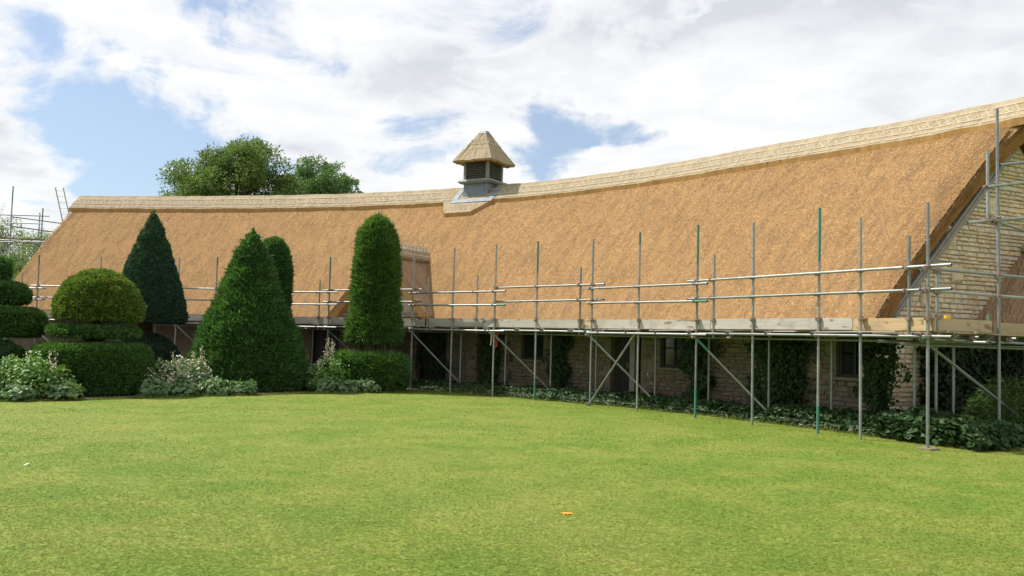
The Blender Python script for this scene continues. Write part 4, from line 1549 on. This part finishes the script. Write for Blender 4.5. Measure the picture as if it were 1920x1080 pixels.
# ------------------------------------------------------------------ foliage
def leaf_quads(P, D, L, Wd, roll=None, fold=0.25):
    """diamond leaves at P pointing along D -> verts, quads"""
    n = len(P)
    D = D / (np.linalg.norm(D, axis=1, keepdims=True) + 1e-9)
    ref = rng.normal(0, 1, (n, 3))
    X = np.cross(D, ref); X /= (np.linalg.norm(X, axis=1, keepdims=True) + 1e-9)
    Y = np.cross(D, X)
    L = np.broadcast_to(L, n)[:, None]; Wd = np.broadcast_to(Wd, n)[:, None]
    V = np.empty((n, 4, 3))
    V[:, 0] = P
    V[:, 1] = P + D * L * .45 + X * Wd * .5 + Y * Wd * fold
    V[:, 2] = P + D * L
    V[:, 3] = P + D * L * .45 - X * Wd * .5 + Y * Wd * fold
    return V.reshape(-1, 3), np.arange(n * 4).reshape(n, 4)


def broad_leaves(P, Nrm, L):
    """flat five-cornered leaves facing Nrm -> verts, quads, tris"""
    n = len(P)
    Nrm = Nrm / (np.linalg.norm(Nrm, axis=1, keepdims=True) + 1e-9)
    ref = rng.normal(0, 1, (n, 3))
    X = np.cross(Nrm, ref); X /= (np.linalg.norm(X, axis=1, keepdims=True) + 1e-9)
    Y = np.cross(Nrm, X)
    L = np.broadcast_to(L, n)[:, None]
    prof = [(0, -.5, 0), (.46, -.22, .08), (.34, .22, .06), (0, .58, -.06), (-.34, .22, .06), (-.46, -.22, .08)]
    V = np.stack([P + X * L * a + Y * L * b + Nrm * L * c for a, b, c in prof], 1)
    i = np.arange(n)[:, None] * 6
    Q = np.concatenate([i + np.array([0, 1, 2, 3]), i + np.array([0, 3, 4, 5])])
    return V.reshape(-1, 3), Q


def revolve(center, prof, n_leaf_m2, leaf, mat, core_mat, parent, name, seed=1, lump=.05, stretch=(1, 1), up=.35, spread=.55, shaggy=0.0, nseg=110, yaw=0.0, clod=.040):
    """clipped solid of revolution (r,z profile from bottom to top) covered in sprigs; one mesh: core + sprigs"""
    cx, cy, cz = center
    pr = np.array(prof, float)
    seg = np.linalg.norm(np.diff(pr, axis=0), axis=1)
    L = np.r_[0, np.cumsum(seg)]
    # core
    nv = 60
    q = np.linspace(0, L[-1], nv)
    r, z = np.interp(q, L, pr[:, 0]), np.interp(q, L, pr[:, 1])
    th = np.linspace(0, 2 * np.pi, nseg, endpoint=False)

    def surf(rr, zz, tt):
        cs, sn = np.cos(tt), np.sin(tt)
        X, Y = rr * cs * stretch[0], rr * sn * stretch[1]
        p = np.stack([X * math.cos(yaw) - Y * math.sin(yaw) + cx, X * math.sin(yaw) + Y * math.cos(yaw) + cy, zz + cz], -1)
        nr = np.stack([np.cos(tt + yaw), np.sin(tt + yaw), np.zeros_like(tt)], -1)
        d = lump * vnoise(p, 1.7, seed) + lump * .8 * vnoise(p, 4.5, seed + 1) + clod * vnoise(p, 8.5, seed + 2) + clod * .6 * vnoise(p, 17.0, seed + 3)
        return p + nr * d[..., None], d
    Rg, Tg = np.meshgrid(r * .955, th, indexing='ij'); Zg = np.repeat(z[:, None], nseg, 1)
    zm = (z.min() + z.max()) / 2
    Vc, _ = surf(Rg, (Zg - zm) * .97 + zm, Tg)
    Vc = Vc.reshape(-1, 3)
    I = np.arange(nv * nseg).reshape(nv, nseg)
    Qc = np.stack([I[:-1], np.roll(I[:-1], -1, 1), np.roll(I[1:], -1, 1), I[1:]], -1).reshape(-1, 4)
    # sprigs
    area = seg * np.pi * (pr[:-1, 0] + pr[1:, 0]) * (stretch[0] + stretch[1]) / 2
    n = int(area.sum() * n_leaf_m2)
    k = rng.choice(len(seg), n, p=area / area.sum())
    f = rng.random(n)
    ra, rb = pr[k, 0], pr[k + 1, 0]
    rr = ra + (rb - ra) * f; zz = pr[k, 1] + (pr[k + 1, 1] - pr[k, 1]) * f
    keep = rng.random(n) < rr / np.maximum(ra, rb).clip(1e-3)
    k, rr, zz = k[keep], rr[keep], zz[keep]; n = len(k)
    tt = rng.random(n) * 2 * np.pi
    inset = -np.abs(rng.normal(0, .03, n))
    P, dsp = surf(np.maximum(rr + inset, .01), zz, tt)
    dr, dz = pr[k + 1, 0] - pr[k, 0], pr[k + 1, 1] - pr[k, 1]
    nl = np.hypot(dr, dz)
    nr_, nz_ = dz / nl, -dr / nl
    N = np.stack([nr_ * np.cos(tt + yaw), nr_ * np.sin(tt + yaw), nz_], -1)
    D = N + np.array([0, 0, up]) + rng.normal(0, spread, (n, 3))
    clump = .5 + .5 * vnoise(P, 7.0, seed + 5)
    Ls = leaf[0] * (.6 + .8 * rng.random(n)) * (.75 + .5 * clump)
    st_ = rng.random(n) < .012
    Ls[st_] *= 1.3 + .5 * rng.random(st_.sum())
    if shaggy:
        m = rng.random(n) < .22
        Ls[m] *= 1 + shaggy * rng.random(m.sum())
    Ls = np.minimum(Ls, .27)
    Vl, Ql = leaf_quads(P - N * leaf[0] * .25, D, Ls, leaf[1] * (.7 + .6 * rng.random(n)))
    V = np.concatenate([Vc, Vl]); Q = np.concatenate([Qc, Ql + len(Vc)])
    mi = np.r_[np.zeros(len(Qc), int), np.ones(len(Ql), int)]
    return mobj(name, fast_mesh(name, V, Q, mat_q=mi, mats=(core_mat, mat)), None, parent)


def trunk(parent, pts, r0, r1, name='trunk', mat=None, n=10):
    b = MB()
    m = len(pts) - 1
    for i in range(m):
        b.tube(pts[i], pts[i + 1], r0 + (r1 - r0) * i / m, r0 + (r1 - r0) * (i + 1) / m, n=n, cap=True)
    return b.build(name, mat or M_yewbark, parent, True)


def build_topiary():
    # three-tier domed yew by the flower clump
    c = (-10.53, 22.95)
    e = empty('topiary_yew', (*c, 0), 'three tier clipped yew with golden dome over a disc and wide drum', 'topiary')
    cc = (c[0], c[1], 0)
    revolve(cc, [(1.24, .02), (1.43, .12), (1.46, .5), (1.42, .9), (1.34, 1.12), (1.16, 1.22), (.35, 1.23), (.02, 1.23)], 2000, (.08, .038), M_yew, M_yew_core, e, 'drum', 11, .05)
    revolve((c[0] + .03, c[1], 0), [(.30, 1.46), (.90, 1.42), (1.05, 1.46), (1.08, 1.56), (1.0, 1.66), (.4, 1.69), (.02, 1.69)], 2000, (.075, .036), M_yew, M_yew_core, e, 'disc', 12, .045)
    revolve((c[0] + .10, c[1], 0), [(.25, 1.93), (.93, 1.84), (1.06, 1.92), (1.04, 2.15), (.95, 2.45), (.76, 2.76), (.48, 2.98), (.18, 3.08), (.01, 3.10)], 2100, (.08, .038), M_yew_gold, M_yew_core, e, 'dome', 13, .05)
    trunk(e, [(c[0], c[1], 0), (c[0] + .02, c[1], 1.2), (c[0] + .05, c[1], 2.2)], .17, .13)
    for a in range(7):
        an = a * .9 + .3
        trunk(e, [(c[0], c[1], 1.2 + .05 * (a % 2)), (c[0] + .5 * math.cos(an), c[1] + .5 * math.sin(an), 1.55)], .05, .03, 'limb', n=6)
        trunk(e, [(c[0] + .05, c[1], 1.72), (c[0] + .05 + .45 * math.cos(an), c[1] + .45 * math.sin(an), 2.05)], .05, .03, 'limb', n=6)
    # cloud-pruned yew cut by the picture's left edge
    c = (-13.3, 23.1)
    e = empty('topiary_yew', (*c, 0), 'dark cloud pruned yew with stacked shelves beside the domed topiary', 'topiary')
    for k, (r, z0, z1, dx, nm) in enumerate(((1.20, .02, .98, .05, 'base'), (1.30, 1.38, 2.10, .06, 'shelf'), (.92, 2.20, 2.74, .0, 'shelf'), (.56, 2.76, 3.35, -.06, 'knob'))):
        h = z1 - z0
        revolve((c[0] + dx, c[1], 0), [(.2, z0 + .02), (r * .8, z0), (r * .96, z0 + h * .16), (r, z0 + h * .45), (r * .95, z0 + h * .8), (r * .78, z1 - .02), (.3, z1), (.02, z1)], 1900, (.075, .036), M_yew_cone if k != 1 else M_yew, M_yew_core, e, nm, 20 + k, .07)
    revolve((c[0] + .55, c[1] - .5, 0), [(.62, .9), (.6, 1.08), (.35, 1.24), (.02, 1.28)], 2000, (.05, .025), M_yew, M_yew_core, e, 'low_cushion', 29, .05)
    trunk(e, [(c[0], c[1], 0), (c[0] + .05, c[1], 1.5), (c[0], c[1], 3.0)], .18, .10)
    # big cone
    c = (-7.60, 26.35)
    e = empty('topiary_yew', (*c, 0), 'big shaggy bright green yew cone standing at the lawn edge', 'topiary')
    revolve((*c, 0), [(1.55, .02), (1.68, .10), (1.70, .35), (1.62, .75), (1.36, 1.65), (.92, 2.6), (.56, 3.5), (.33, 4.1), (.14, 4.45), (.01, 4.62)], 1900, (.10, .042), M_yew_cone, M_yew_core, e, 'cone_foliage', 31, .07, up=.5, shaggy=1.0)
    trunk(e, [(c[0], c[1], 0), (c[0], c[1], 2.5)], .16, .08)
    # column peeping out behind the cone
    c = (-7.47, 28.3)
    e = empty('topiary_yew', (*c, 0), 'round topped yew pillar half hidden behind the big cone', 'topiary')
    revolve((*c, 0), [(.50, .02), (.52, 1.5), (.56, 2.6), (.55, 3.7), (.46, 4.2), (.26, 4.52), (.02, 4.62)], 2000, (.09, .038), M_yew_cone, M_yew_core, e, 'pillar_foliage', 41, .05, up=.5, shaggy=.6)
    # dark cone on a leg over a dark cushion
    c = (-10.86, 27.2)
    e = empty('topiary_yew', (*c, 0), 'smooth dark blue green yew cone on a bare leg over a rounded cushion', 'topiary')
    revolve((*c, 0), [(.15, 1.96), (.85, 1.86), (1.06, 1.90), (1.07, 2.02), (.96, 2.5), (.80, 3.2), (.57, 3.9), (.31, 4.6), (.12, 5.0), (.01, 5.22)], 2000, (.07, .036), M_yew_dark, M_yew_core, e, 'cone_foliage', 51, .03, up=.2, clod=.025)
    revolve((c[0] - .12, c[1], 0), [(1.08, .02), (1.16, .3), (1.10, .75), (.90, 1.15), (.55, 1.45), (.2, 1.55), (.02, 1.56)], 2200, (.05, .025), M_yew_dark, M_yew_core, e, 'cushion', 52, .03, up=.2)
    trunk(e, [(c[0] - .05, c[1], 0), (c[0] - .1, c[1], 1.7), (c[0] - .05, c[1], 2.4)], .24, .18)
    # shaggy column over the box hedge
    c = (-4.10, 27.35)
    e = empty('topiary_yew', (*c, 0), 'tall shaggy yew column on a bare stem in front of the dormer', 'topiary')
    revolve((*c, 0), [(.20, 1.56), (.58, 1.46), (.80, 1.54), (.78, 1.8), (.66, 2.3), (.63, 3.2), (.60, 4.2), (.50, 4.72), (.32, 5.02), (.12, 5.18), (.01, 5.24)], 1900, (.17, .036), M_yew, M_yew_core, e, 'column_foliage', 61, .05, up=.6, spread=.45, shaggy=.8)
    trunk(e, [(c[0], c[1], 0), (c[0] + .05, c[1], 1.6)], .075, .06)
    trunk(e, [(c[0] - .42, c[1] + .1, 0), (c[0] - .38, c[1] + .1, 1.6)], .05, .045, 'stem')
    e = empty('yew_hedge', (-4.1, 26.75, 0), 'low boxy yew hedge under the tall shaggy column', 'hedge')
    V0 = revolve((-4.22, 26.95, 0), [(.92, .02), (1.0, .2), (1.02, .6), (1.0, .88), (.90, 1.02), (.4, 1.06), (.02, 1.06)], 1900, (.13, .04), M_yew, M_yew_core, e, 'hedge_foliage', 71, .08, (1.24, .70), up=.5, shaggy=.9, yaw=-.35)


build_topiary()


def plant(name, label, cat, group, c, r, h, n, mats, leaf=.07, flowers=0, fmat=None, fsize=.035, spikes=0, smat=None):
    c = Vector((c[0], c[1], 0))
    e = empty(name, c, label, cat, group)
    a = rng.random(n) * 2 * np.pi; rr = np.sqrt(rng.random(n)) * r
    zz = rng.random(n) ** .8
    dome = np.sqrt(np.clip(1 - (rr / r) ** 2 * .85, 0, 1))
    P = np.stack([c.x + rr * np.cos(a), c.y + rr * np.sin(a), .03 + zz * h * dome], -1)
    P += np.stack([vnoise(P, 5, 1), vnoise(P, 5, 2), vnoise(P, 4, 3)], -1) * np.array([.08, .08, .10])
    P[:, 2] = np.maximum(P[:, 2], .02)
    N = np.stack([np.cos(a) * rr / r, np.sin(a) * rr / r, np.full(n, .9)], -1) + rng.normal(0, .45, (n, 3))
    V, Q = broad_leaves(P, N, leaf * (.6 + .8 * rng.random(n)))
    mobj('foliage', fast_mesh('foliage', V, Q), mats, e)
    b = MB()
    for k in range(10):
        an = random.random() * 6.28; q = r * .7 * random.random()
        b.tube(c + Vector((q * .3 * math.cos(an), q * .3 * math.sin(an), 0)), c + Vector((q * math.cos(an), q * math.sin(an), h * .8)), .008, .004, n=5)
    b.build('stems', M_bark, e)
    if flowers:
        a = rng.random(flowers) * 2 * np.pi; rr = np.sqrt(rng.random(flowers)) * r * 1.02
        dome = np.sqrt(np.clip(1 - (rr / r) ** 2 * .8, 0, 1))
        P = np.stack([c.x + rr * np.cos(a), c.y + rr * np.sin(a), h * dome * (.55 + .55 * rng.random(flowers))], -1)
        N = np.stack([np.cos(a) * .5, np.sin(a) * .5 - .4, np.full(flowers, .7)], -1) + rng.normal(0, .4, (flowers, 3))
        V, Q = broad_leaves(P, N, fsize * (.6 + .8 * rng.random(flowers)))
        mobj('blossom', fast_mesh('blossom', V, Q), fmat, e)
    for k in range(spikes):
        an = random.random() * 6.28; q = r * .8 * random.random()
        base = c + Vector((q * math.cos(an), q * math.sin(an), h * .3))
        top = base + Vector((random.uniform(-.1, .1), random.uniform(-.1, .1), h * (.75 + .35 * random.random())))
        st = MB().tube(base, top, .006, .003, n=5).build('flower_stalk', M_bark, e)
        m = 60
        f = .45 + .55 * rng.random(m)
        Ps = np.array(base)[None] * (1 - f[:, None]) + np.array(top)[None] * f[:, None] + rng.normal(0, .028, (m, 3))
        V, Q = broad_leaves(Ps, rng.normal(0, 1, (m, 3)), .03)
        o = mobj('flower_spike', fast_mesh('flower_spike', V, Q), smat or fmat, st); o['kind'] = 'stuff'
    return e


def build_flowers():
    gA = 'perennials in front of the cloud pruned yew'
    lab = 'leafy green perennial with pale flower heads in front of the cloud pruned yew'
    for (x, y, r, h, m, fl) in ((-11.35, 20.75, .55, .95, M_fresh, 70), (-10.75, 20.55, .55, 1.0, M_fresh, 80), (-10.45, 21.1, .4, .75, M_fresh, 30), (-11.9, 20.5, .5, .8, M_sage, 60), (-12.4, 20.2, .5, .7, M_fresh, 50)):
        plant('perennial', 'grey green perennial with pale flowers in front of the cloud pruned yew' if m is M_sage else lab, 'flower', gA, (x, y), r, h, int(1700 * r / .5), m, .07, fl, M_bloom_w, .045, 1, M_bloom_w)
    gB = 'lady\'s mantle mounds along the lawn edge'
    for (x, y, r, nb) in ((-11.45, 20.05, .42, 'before the cloud pruned yew'), (-10.75, 20.0, .38, 'before the cloud pruned yew'), (-10.05, 20.55, .42, 'before the cloud pruned yew'),
                          (-8.7, 22.35, .40, 'before the big yew cone'), (-8.15, 22.75, .42, 'before the big yew cone'), (-7.55, 23.3, .45, 'before the big yew cone'), (-6.95, 23.7, .38, 'before the big yew cone'),
                          (-5.15, 25.55, .38, 'before the boxy hedge'), (-4.6, 25.85, .42, 'before the boxy hedge'), (-4.05, 26.1, .34, 'before the boxy hedge')):
        plant('leafy_mound', 'low grey green leafy mound at the lawn edge ' + nb, 'plant', gB, (x, y), r, .30 + .1 * random.random(), 650, M_sage, .10, 12, M_fresh, .05, 0)
    lab = 'bushy plant covered in pale pink blossom between the drum topiary and the big cone'
    for (x, y, r, h) in ((-8.95, 23.4, .42, .98), (-8.55, 23.6, .45, 1.05), (-8.2, 23.9, .42, 1.05), (-9.2, 22.9, .35, .8), (-8.35, 23.2, .35, .7)):
        plant('pink_flower_bush', lab, 'flower', 'pink blossom between the topiaries', (x, y), r, h * .88, 1100, M_sage, .055, 190, M_bloom, .05, 1, M_bloom)
    lab = 'fresh green leafy perennial beside the boxy yew hedge'
    for (x, y, r, h, m) in ((-5.35, 26.0, .40, .75, M_fresh), (-4.95, 26.3, .42, .95, M_fresh), (-5.7, 26.5, .4, .7, M_sage)):
        plant('perennial', 'grey green perennial at the back beside the boxy yew hedge' if m is M_sage else lab, 'flower', 'perennials beside the boxy hedge', (x, y), r, h, 1100, m, .07, 25, M_bloom_w, .04, 1, M_bloom)
    plant('tall_seedhead', 'tall pale seed spikes against the scaffold pole by the boxy hedge', 'plant', None, (-5.45, 27.0), .30, 1.15, 500, M_sage, .06, 20, M_bloom, .04, 5, M_bloom)
    plant('rusty_flower', 'rusty red flower spike beside the foot of the big cone', 'flower', None, (-6.05, 27.0), .22, .85, 250, M_fresh, .05, 20, M_rust, .05, 3, M_rust)
    plant('orange_flower', 'small orange leaved plant at the lawn edge before the big cone', 'flower', None, (-7.25, 23.45), .12, .16, 60, M_rust, .05, 10, M_rust, .04)


build_flowers()


def build_ivy():
    # ground cover between lawn edge and wall
    n = 46000
    s = 1.0 + rng.random(n) * 18.6
    lo = np.interp(s, [1.0, 10, 12.5, 17, 20], [.78, .66, .26, .40, .45])
    w = rng.random(n)
    off = lo + (WALL - .08 - lo) * w
    P = at(s, off, 0.0)
    hh = .16 + .16 * (.5 + .5 * vnoise(P, 1.3, 3)) + .10 * (.5 + .5 * vnoise(P, 4.0, 4))
    hh *= np.clip(w * 6, .35, 1) * np.interp(s, [1, 5, 12, 20], [1.25, 1.05, .85, .8])
    P[:, 2] = .02 + hh * np.sqrt(rng.random(n))
    t = np.stack([np.interp(s, SS, TY), -np.interp(s, SS, TX), np.zeros(n)], -1)
    N = -t * (.55 * (1 - w))[:, None] + np.array([0, 0, .8]) + rng.normal(0, .42, (n, 3))
    V, Q = broad_leaves(P, N, .055 + .05 * rng.random(n))
    o = mobj('ivy_groundcover', fast_mesh('ivy_groundcover', V, Q), M_ivy)
    tag(o, 'dark ivy ground cover in the shade along the foot of the barn wall', 'ivy', kind='stuff')
    # the same ivy round the gable corner
    t0, n0 = frame(1.3)
    O = Vector(at(1.3, 0))
    m = 26000
    u = .55 + rng.random(m) * 5.2; w = rng.random(m)
    d = -.40 + w * 2.2
    P = np.stack([O.x + n0.x * u + t0.x * d, O.y + n0.y * u + t0.y * d, np.zeros(m)], -1)
    hh = (.22 + .22 * (.5 + .5 * vnoise(P, 1.5, 6)) + .12 * (.5 + .5 * vnoise(P, 4.0, 7))) * np.clip((w + .06) * 5, .3, 1)
    P[:, 2] = .02 + hh * np.sqrt(rng.random(m))
    N = np.array([-t0.x * .5, -t0.y * .5, .8]) + rng.normal(0, .45, (m, 3))
    V, Q = broad_leaves(P, N, .07 + .06 * rng.random(m))
    o = mobj('ivy_groundcover', fast_mesh('ivy_groundcover', V, Q), M_ivy)
    tag(o, 'glossy ivy ground cover below the gable end scaffold', 'ivy', kind='stuff')
    # fallen straw and dead stems on the bed edge
    k = 1500
    s = 1.5 + rng.random(k) * 17; off = np.interp(s, [1.0, 10, 12.5, 17, 20], [.76, .64, .24, .37, .45]) + np.abs(rng.normal(0, .15, k))
    P = at(s, off, .02 + .12 * rng.random(k) ** 2)
    D = rng.normal(0, 1, (k, 3)); D[:, 2] *= .3
    V, Q = leaf_quads(P, D, .10 + .16 * rng.random(k), .008)
    o = mobj('fallen_straw', fast_mesh('fallen_straw', V, Q), M_rod)
    tag(o, 'scattered bits of fallen straw and dead stems along the ivy edge', 'straw', kind='stuff')

    def climber(label, pts_fn, n, size, stems, mat=None):
        P, N = pts_fn(n)
        e = empty('climber', (float(P[:, 0].mean()), float(P[:, 1].mean()), 0), label, 'climber')
        V, Q = broad_leaves(P, N + rng.normal(0, .45, N.shape), size * (.6 + .8 * rng.random(len(P))))
        mobj('foliage', fast_mesh('foliage', V, Q), mat or M_ivy_dark, e)
        b = MB()
        for st in stems:
            for a, c in zip(st[:-1], st[1:]): b.tube(a, c, .022, .018, n=6)
        b.build('stem', M_bark, e)

    def wall_patch(s0, s1, z0, z1, ragged=.25, thick=.22, taper=0.0):
        def fn(n):
            mid, hw = (s0 + s1) / 2, (s1 - s0) / 2
            z = z0 + (z1 - z0) * rng.random(n)
            f = np.clip(rng.normal(0, .5, n), -2.2, 2.2)
            wob = 1.5 * ragged * vnoise(np.stack([z * 2.6, f * 0 + s0, f * 1.6], -1), 1.0, int(s0 * 7) % 50)
            wd = hw * (1 - taper * (1 - (z - z0) / (z1 - z0)))
            s = mid + f * wd + wob
            off = WALL - .05 - thick * rng.random(n) * np.exp(-f * f)
            P = at(s, off, z)
            t = np.stack([np.interp(s, SS, TY), -np.interp(s, SS, TX), np.zeros(n)], -1)
            return P, -t + np.array([0, 0, .35])
        return fn

    def st(s, lean=.2, k=5, top=2.0):
        return [[tuple(at(s + lean * math.sin(i * 1.3) * .3, WALL - .1, top * i / k)) for i in range(k + 1)]]
    climber('ragged dark climber growing up the barn corner beside the shuttered window', wall_patch(3.45, 4.10, .1, 2.15, .25, .3), 4200, .075, st(3.8))
    climber('dense curtain of ivy over the doorway between two windows', wall_patch(5.7, 6.9, .1, 2.15, .15, .3), 5200, .08, st(6.3))
    climber('loose climber on the wall beside the window next to the plank door', wall_patch(8.2, 8.9, .1, 2.0, .35, .3, .2), 2300, .08, st(8.5))
    climber('narrow bushy climber on the bare wall past the plank door', wall_patch(13.1, 13.75, .1, 2.15, .15, .28), 3000, .07, st(13.4))
    climber('thin creeper over the doorway near the tape', wall_patch(15.5, 16.4, .1, 2.1, .2, .2), 1500, .07, st(15.9))
    climber('sparse creeper on the doorway beyond the boxy hedge', wall_patch(17.7, 18.6, .1, 1.9, .3, .2), 900, .07, st(18.2))
    t1, n1 = frame(SG)
    O1 = Vector(at(SG, 0))

    def gable_patch(n):
        u = 2.85 + rng.random(n) ** .8 * 4.6; z = .05 + 2.0 * rng.random(n)
        u += .18 * vnoise(np.stack([z * 2, u, u * 0], -1), 1.5, 9)
        d = -.05 - .45 * rng.random(n)
        P = np.stack([O1.x + n1.x * u + t1.x * d, O1.y + n1.y * u + t1.y * d, z], -1)
        return P, np.tile(np.array([-t1.x, -t1.y, .3]), (n, 1))
    climber('ivy mass with leaves darkened to stand for deep shade, covering the lower gable wall under the scaffold', gable_patch, 17000, .085, [[tuple(O1 + n1 * (3.4 + .9 * k) - t1 * .1 + Vector((0, 0, z))) for z in (0, .7, 1.4, 2.0)] for k in range(4)], M_ivy_deep)
    # big leaved plants and the lance-leaved shrub by the gable
    for (u, d, r, h, lab) in ((.9, 1.0, .40, .62, 'round leaved plant rising above the ivy below the gable corner'), (1.55, .55, .35, .5, 'yellowing broad leaved plant in the ivy below the gable corner')):
        c = O + n0 * u + t0 * d
        plant('broad_leaved_plant', lab, 'plant', None, (c.x, c.y), r, h, 420, M_ivy if d > .8 else M_fresh, .13)
    c = O + n0 * 2.75 + t0 * .45
    e = empty('lance_leaved_shrub', c, 'bright green lance leaved shrub under the gable scaffold', 'shrub')
    n = 5200
    a = rng.random(n) * 6.28; rr = np.sqrt(rng.random(n)) * .85
    P = np.stack([c.x + rr * np.cos(a), c.y + rr * np.sin(a), .1 + 1.15 * rng.random(n) * np.sqrt(1 - (rr / .9) ** 2)], -1)
    D = np.stack([np.cos(a), np.sin(a), np.full(n, -.25)], -1) + rng.normal(0, .6, (n, 3))
    V, Q = leaf_quads(P, D, .13 + .08 * rng.random(n), .022)
    mobj('foliage', fast_mesh('foliage', V, Q), M_bamboo, e)
    b = MB()
    for k in range(14):
        an = random.random() * 6.28; q = .6 * random.random()
        b.tube((c.x + q * .2 * math.cos(an), c.y + q * .2 * math.sin(an), 0), (c.x + q * math.cos(an), c.y + q * math.sin(an), 1.0), .009, .004, n=5)
    b.build('canes', M_bark, e)


build_ivy()


# ------------------------------------------------------------------ trees beyond the barn
def tree(name, label, base, top, crown_r, crown_z0, nclump, nleaf, leaf, mat, seed, group=None, droop=0.0, shape=None):
    r = random.Random(seed)
    bx, by = base
    e = empty(name, (bx, by, 0), label, 'tree', group)
    tk = MB()
    tk.tube((bx, by, 0), (bx + .1, by, crown_z0), .32, .24, n=10)
    tk.tube((bx + .1, by, crown_z0), (bx + .1, by, crown_z0 + (top - crown_z0) * .6), .24, .08, n=8)
    cl = []
    for k in range(nclump):
        while True:
            x, y, z = r.uniform(-1, 1), r.uniform(-1, 1), r.uniform(-.75, 1)
            if x * x + y * y + z * z < 1: break
        f = (x * x + y * y + z * z) ** .5
        f2 = max(f, .55) / max(f, 1e-3)
        x, y, z = x * f2, y * f2, z * f2
        hz = (top - crown_z0)
        cz = crown_z0 + hz * .45 + z * hz * .48
        c = (bx + x * crown_r, by + y * crown_r * .8, cz)
        cl.append((c, crown_r * r.uniform(.16, .30)))
        tk.tube((bx + .1, by, crown_z0 + (cz - crown_z0) * .35), c, .06, .02, n=5, cap=False)
    if shape: cl += shape
    tk.build('trunk', M_bark, e)
    ws = np.array([q[1] ** 2 for q in cl]); ws /= ws.sum()
    k = rng.choice(len(cl), nleaf, p=ws)
    C = np.array([q[0] for q in cl])[k]; R = np.array([q[1] for q in cl])[k]
    d = rng.normal(0, 1, (nleaf, 3)); d /= np.linalg.norm(d, axis=1, keepdims=True)
    rad = rng.random(nleaf) ** .45
    P = C + d * (R * rad)[:, None] * np.array([1.15, 1.15, .75])
    P += np.stack([vnoise(P, 1.6, seed), vnoise(P, 1.6, seed + 1), vnoise(P, 1.6, seed + 2)], -1) * .28
    D = d * .6 + np.array([0, 0, .15 - droop]) + rng.normal(0, .6, (nleaf, 3))
    V, Q = leaf_quads(P, D, leaf * (.6 + .8 * rng.random(nleaf)), leaf * .5)
    if droop:
        # hanging strands
        m = 260
        st = rng.choice(len(cl), m, p=ws)
        SP = []
        for q in st:
            c, rr_ = cl[q]
            L = r.uniform(1.0, 2.6)
            j = int(L / .055)
            f = np.linspace(0, 1, j)
            x0 = np.array(c) + rng.normal(0, rr_ * .6, 3)
            SP.append(x0 + np.stack([f * r.uniform(-.5, .5), f * 0, -f * L], -1) + rng.normal(0, .035, (j, 3)))
        SP = np.concatenate(SP)
        V2, Q2 = leaf_quads(SP, np.array([0, 0, -1.0]) + rng.normal(0, .5, (len(SP), 3)), leaf * .9, leaf * .25)
        Q = np.concatenate([Q, Q2 + len(V)]); V = np.concatenate([V, V2])
    mobj('crown', fast_mesh('crown', V, Q), mat, e)


tree('ash_tree', 'broad rounded ash tree with yellowing leaves rising behind the ridge', (-18.0, 58), 14.2, 3.9, 6.5, 95, 66000, .17, M_leaf_tree, 5, None,
     shape=[((-18.0, 58, 13.7), .40), ((-17.2, 58, 13.6), .33), ((-18.6, 57.8, 13.2), .5), ((-21.6, 58, 11.3), .4), ((-22.2, 57.6, 10.2), .35), ((-15.0, 58, 12.2), .6), ((-14.6, 58, 11.2), .7)])
tree('ash_tree', 'smaller bluish green tree behind the ridge beside the broad ash', (-13.5, 62), 13.9, 3.3, 7.0, 100, 56000, .17, M_leaf_tree2, 9, None,
     shape=[((-12.4, 62, 13.2), .42), ((-14.6, 62, 12.7), .45), ((-11.4, 62, 12.1), .5)])
tree('willow_tree', 'pale weeping willow seen through the far scaffold tower', (-31.5, 58), 8.9, 4.3, 2.5, 36, 22000, .13, M_leaf_will, 13, None, droop=.9)
tree('small_tree', 'thin treetop just showing over the ridge left of the cupola', (-3.9, 60), 11.9, .95, 7.0, 12, 1300, .15, M_leaf_tree, 17)
tree('shrubby_tree', 'dark green bushy tree at the foot of the far scaffold tower', (-25.8, 45.5), 4.2, 2.0, .6, 26, 16000, .12, M_leaf_tree2, 19)
tree('shrubby_tree', 'mid green bush behind the far gable end below the willow', (-27.5, 50), 6.2, 2.6, .8, 26, 16000, .14, M_leaf_tree, 23)


# ------------------------------------------------------------------ small things on the lawn
def build_litter():
    e = MB()
    n = 13
    g = []
    for i in range(n):
        a = i / (n - 1)
        w = .030 * math.sin(math.pi * min(.97, a + .03)) ** .7 * (1 + .25 * math.sin(i * 2.4))
        x = .58 - .06 + a * .12
        g.append([(x, 8.7 - w, .010 + .006 * math.sin(i * 1.7)), (x + .004, 8.7, .014 + .003 * math.sin(a * 5)), (x, 8.7 + w, .015 + .006 * math.sin(i * 2.1))])
    o = e.grid(g).build('fallen_leaf', M_orange)
    o.data.materials[0].use_backface_culling = False
    tag(o, 'single bright orange fallen leaf on the lawn', 'leaf')
    for (x, y, L, yaw, lab) in ((.27, 8.28, .055, 1.45, 'tiny upright white feather near the orange leaf'), (-2.73, 6.78, .05, .8, 'small pale leaf scrap on the near lawn'), (-5.71, 10.81, .07, .2, 'white feather on the open lawn')):
        d = Vector((math.cos(yaw) * .5, math.sin(yaw) * .5, .8 if 'upright' in lab else .2)).normalized()
        b = MB(); s = d.orthogonal().normalized() * .006
        p = Vector((x, y, .004))
        b.grid([[p - s * .4, p + s * .4], [p + d * L * .5 - s, p + d * L * .5 + s], [p + d * L - s * .5, p + d * L + s * .5]])
        tag(b.build('feather' if 'feather' in lab else 'leaf_scrap', M_white), lab, 'feather' if 'feather' in lab else 'leaf')


build_litter()
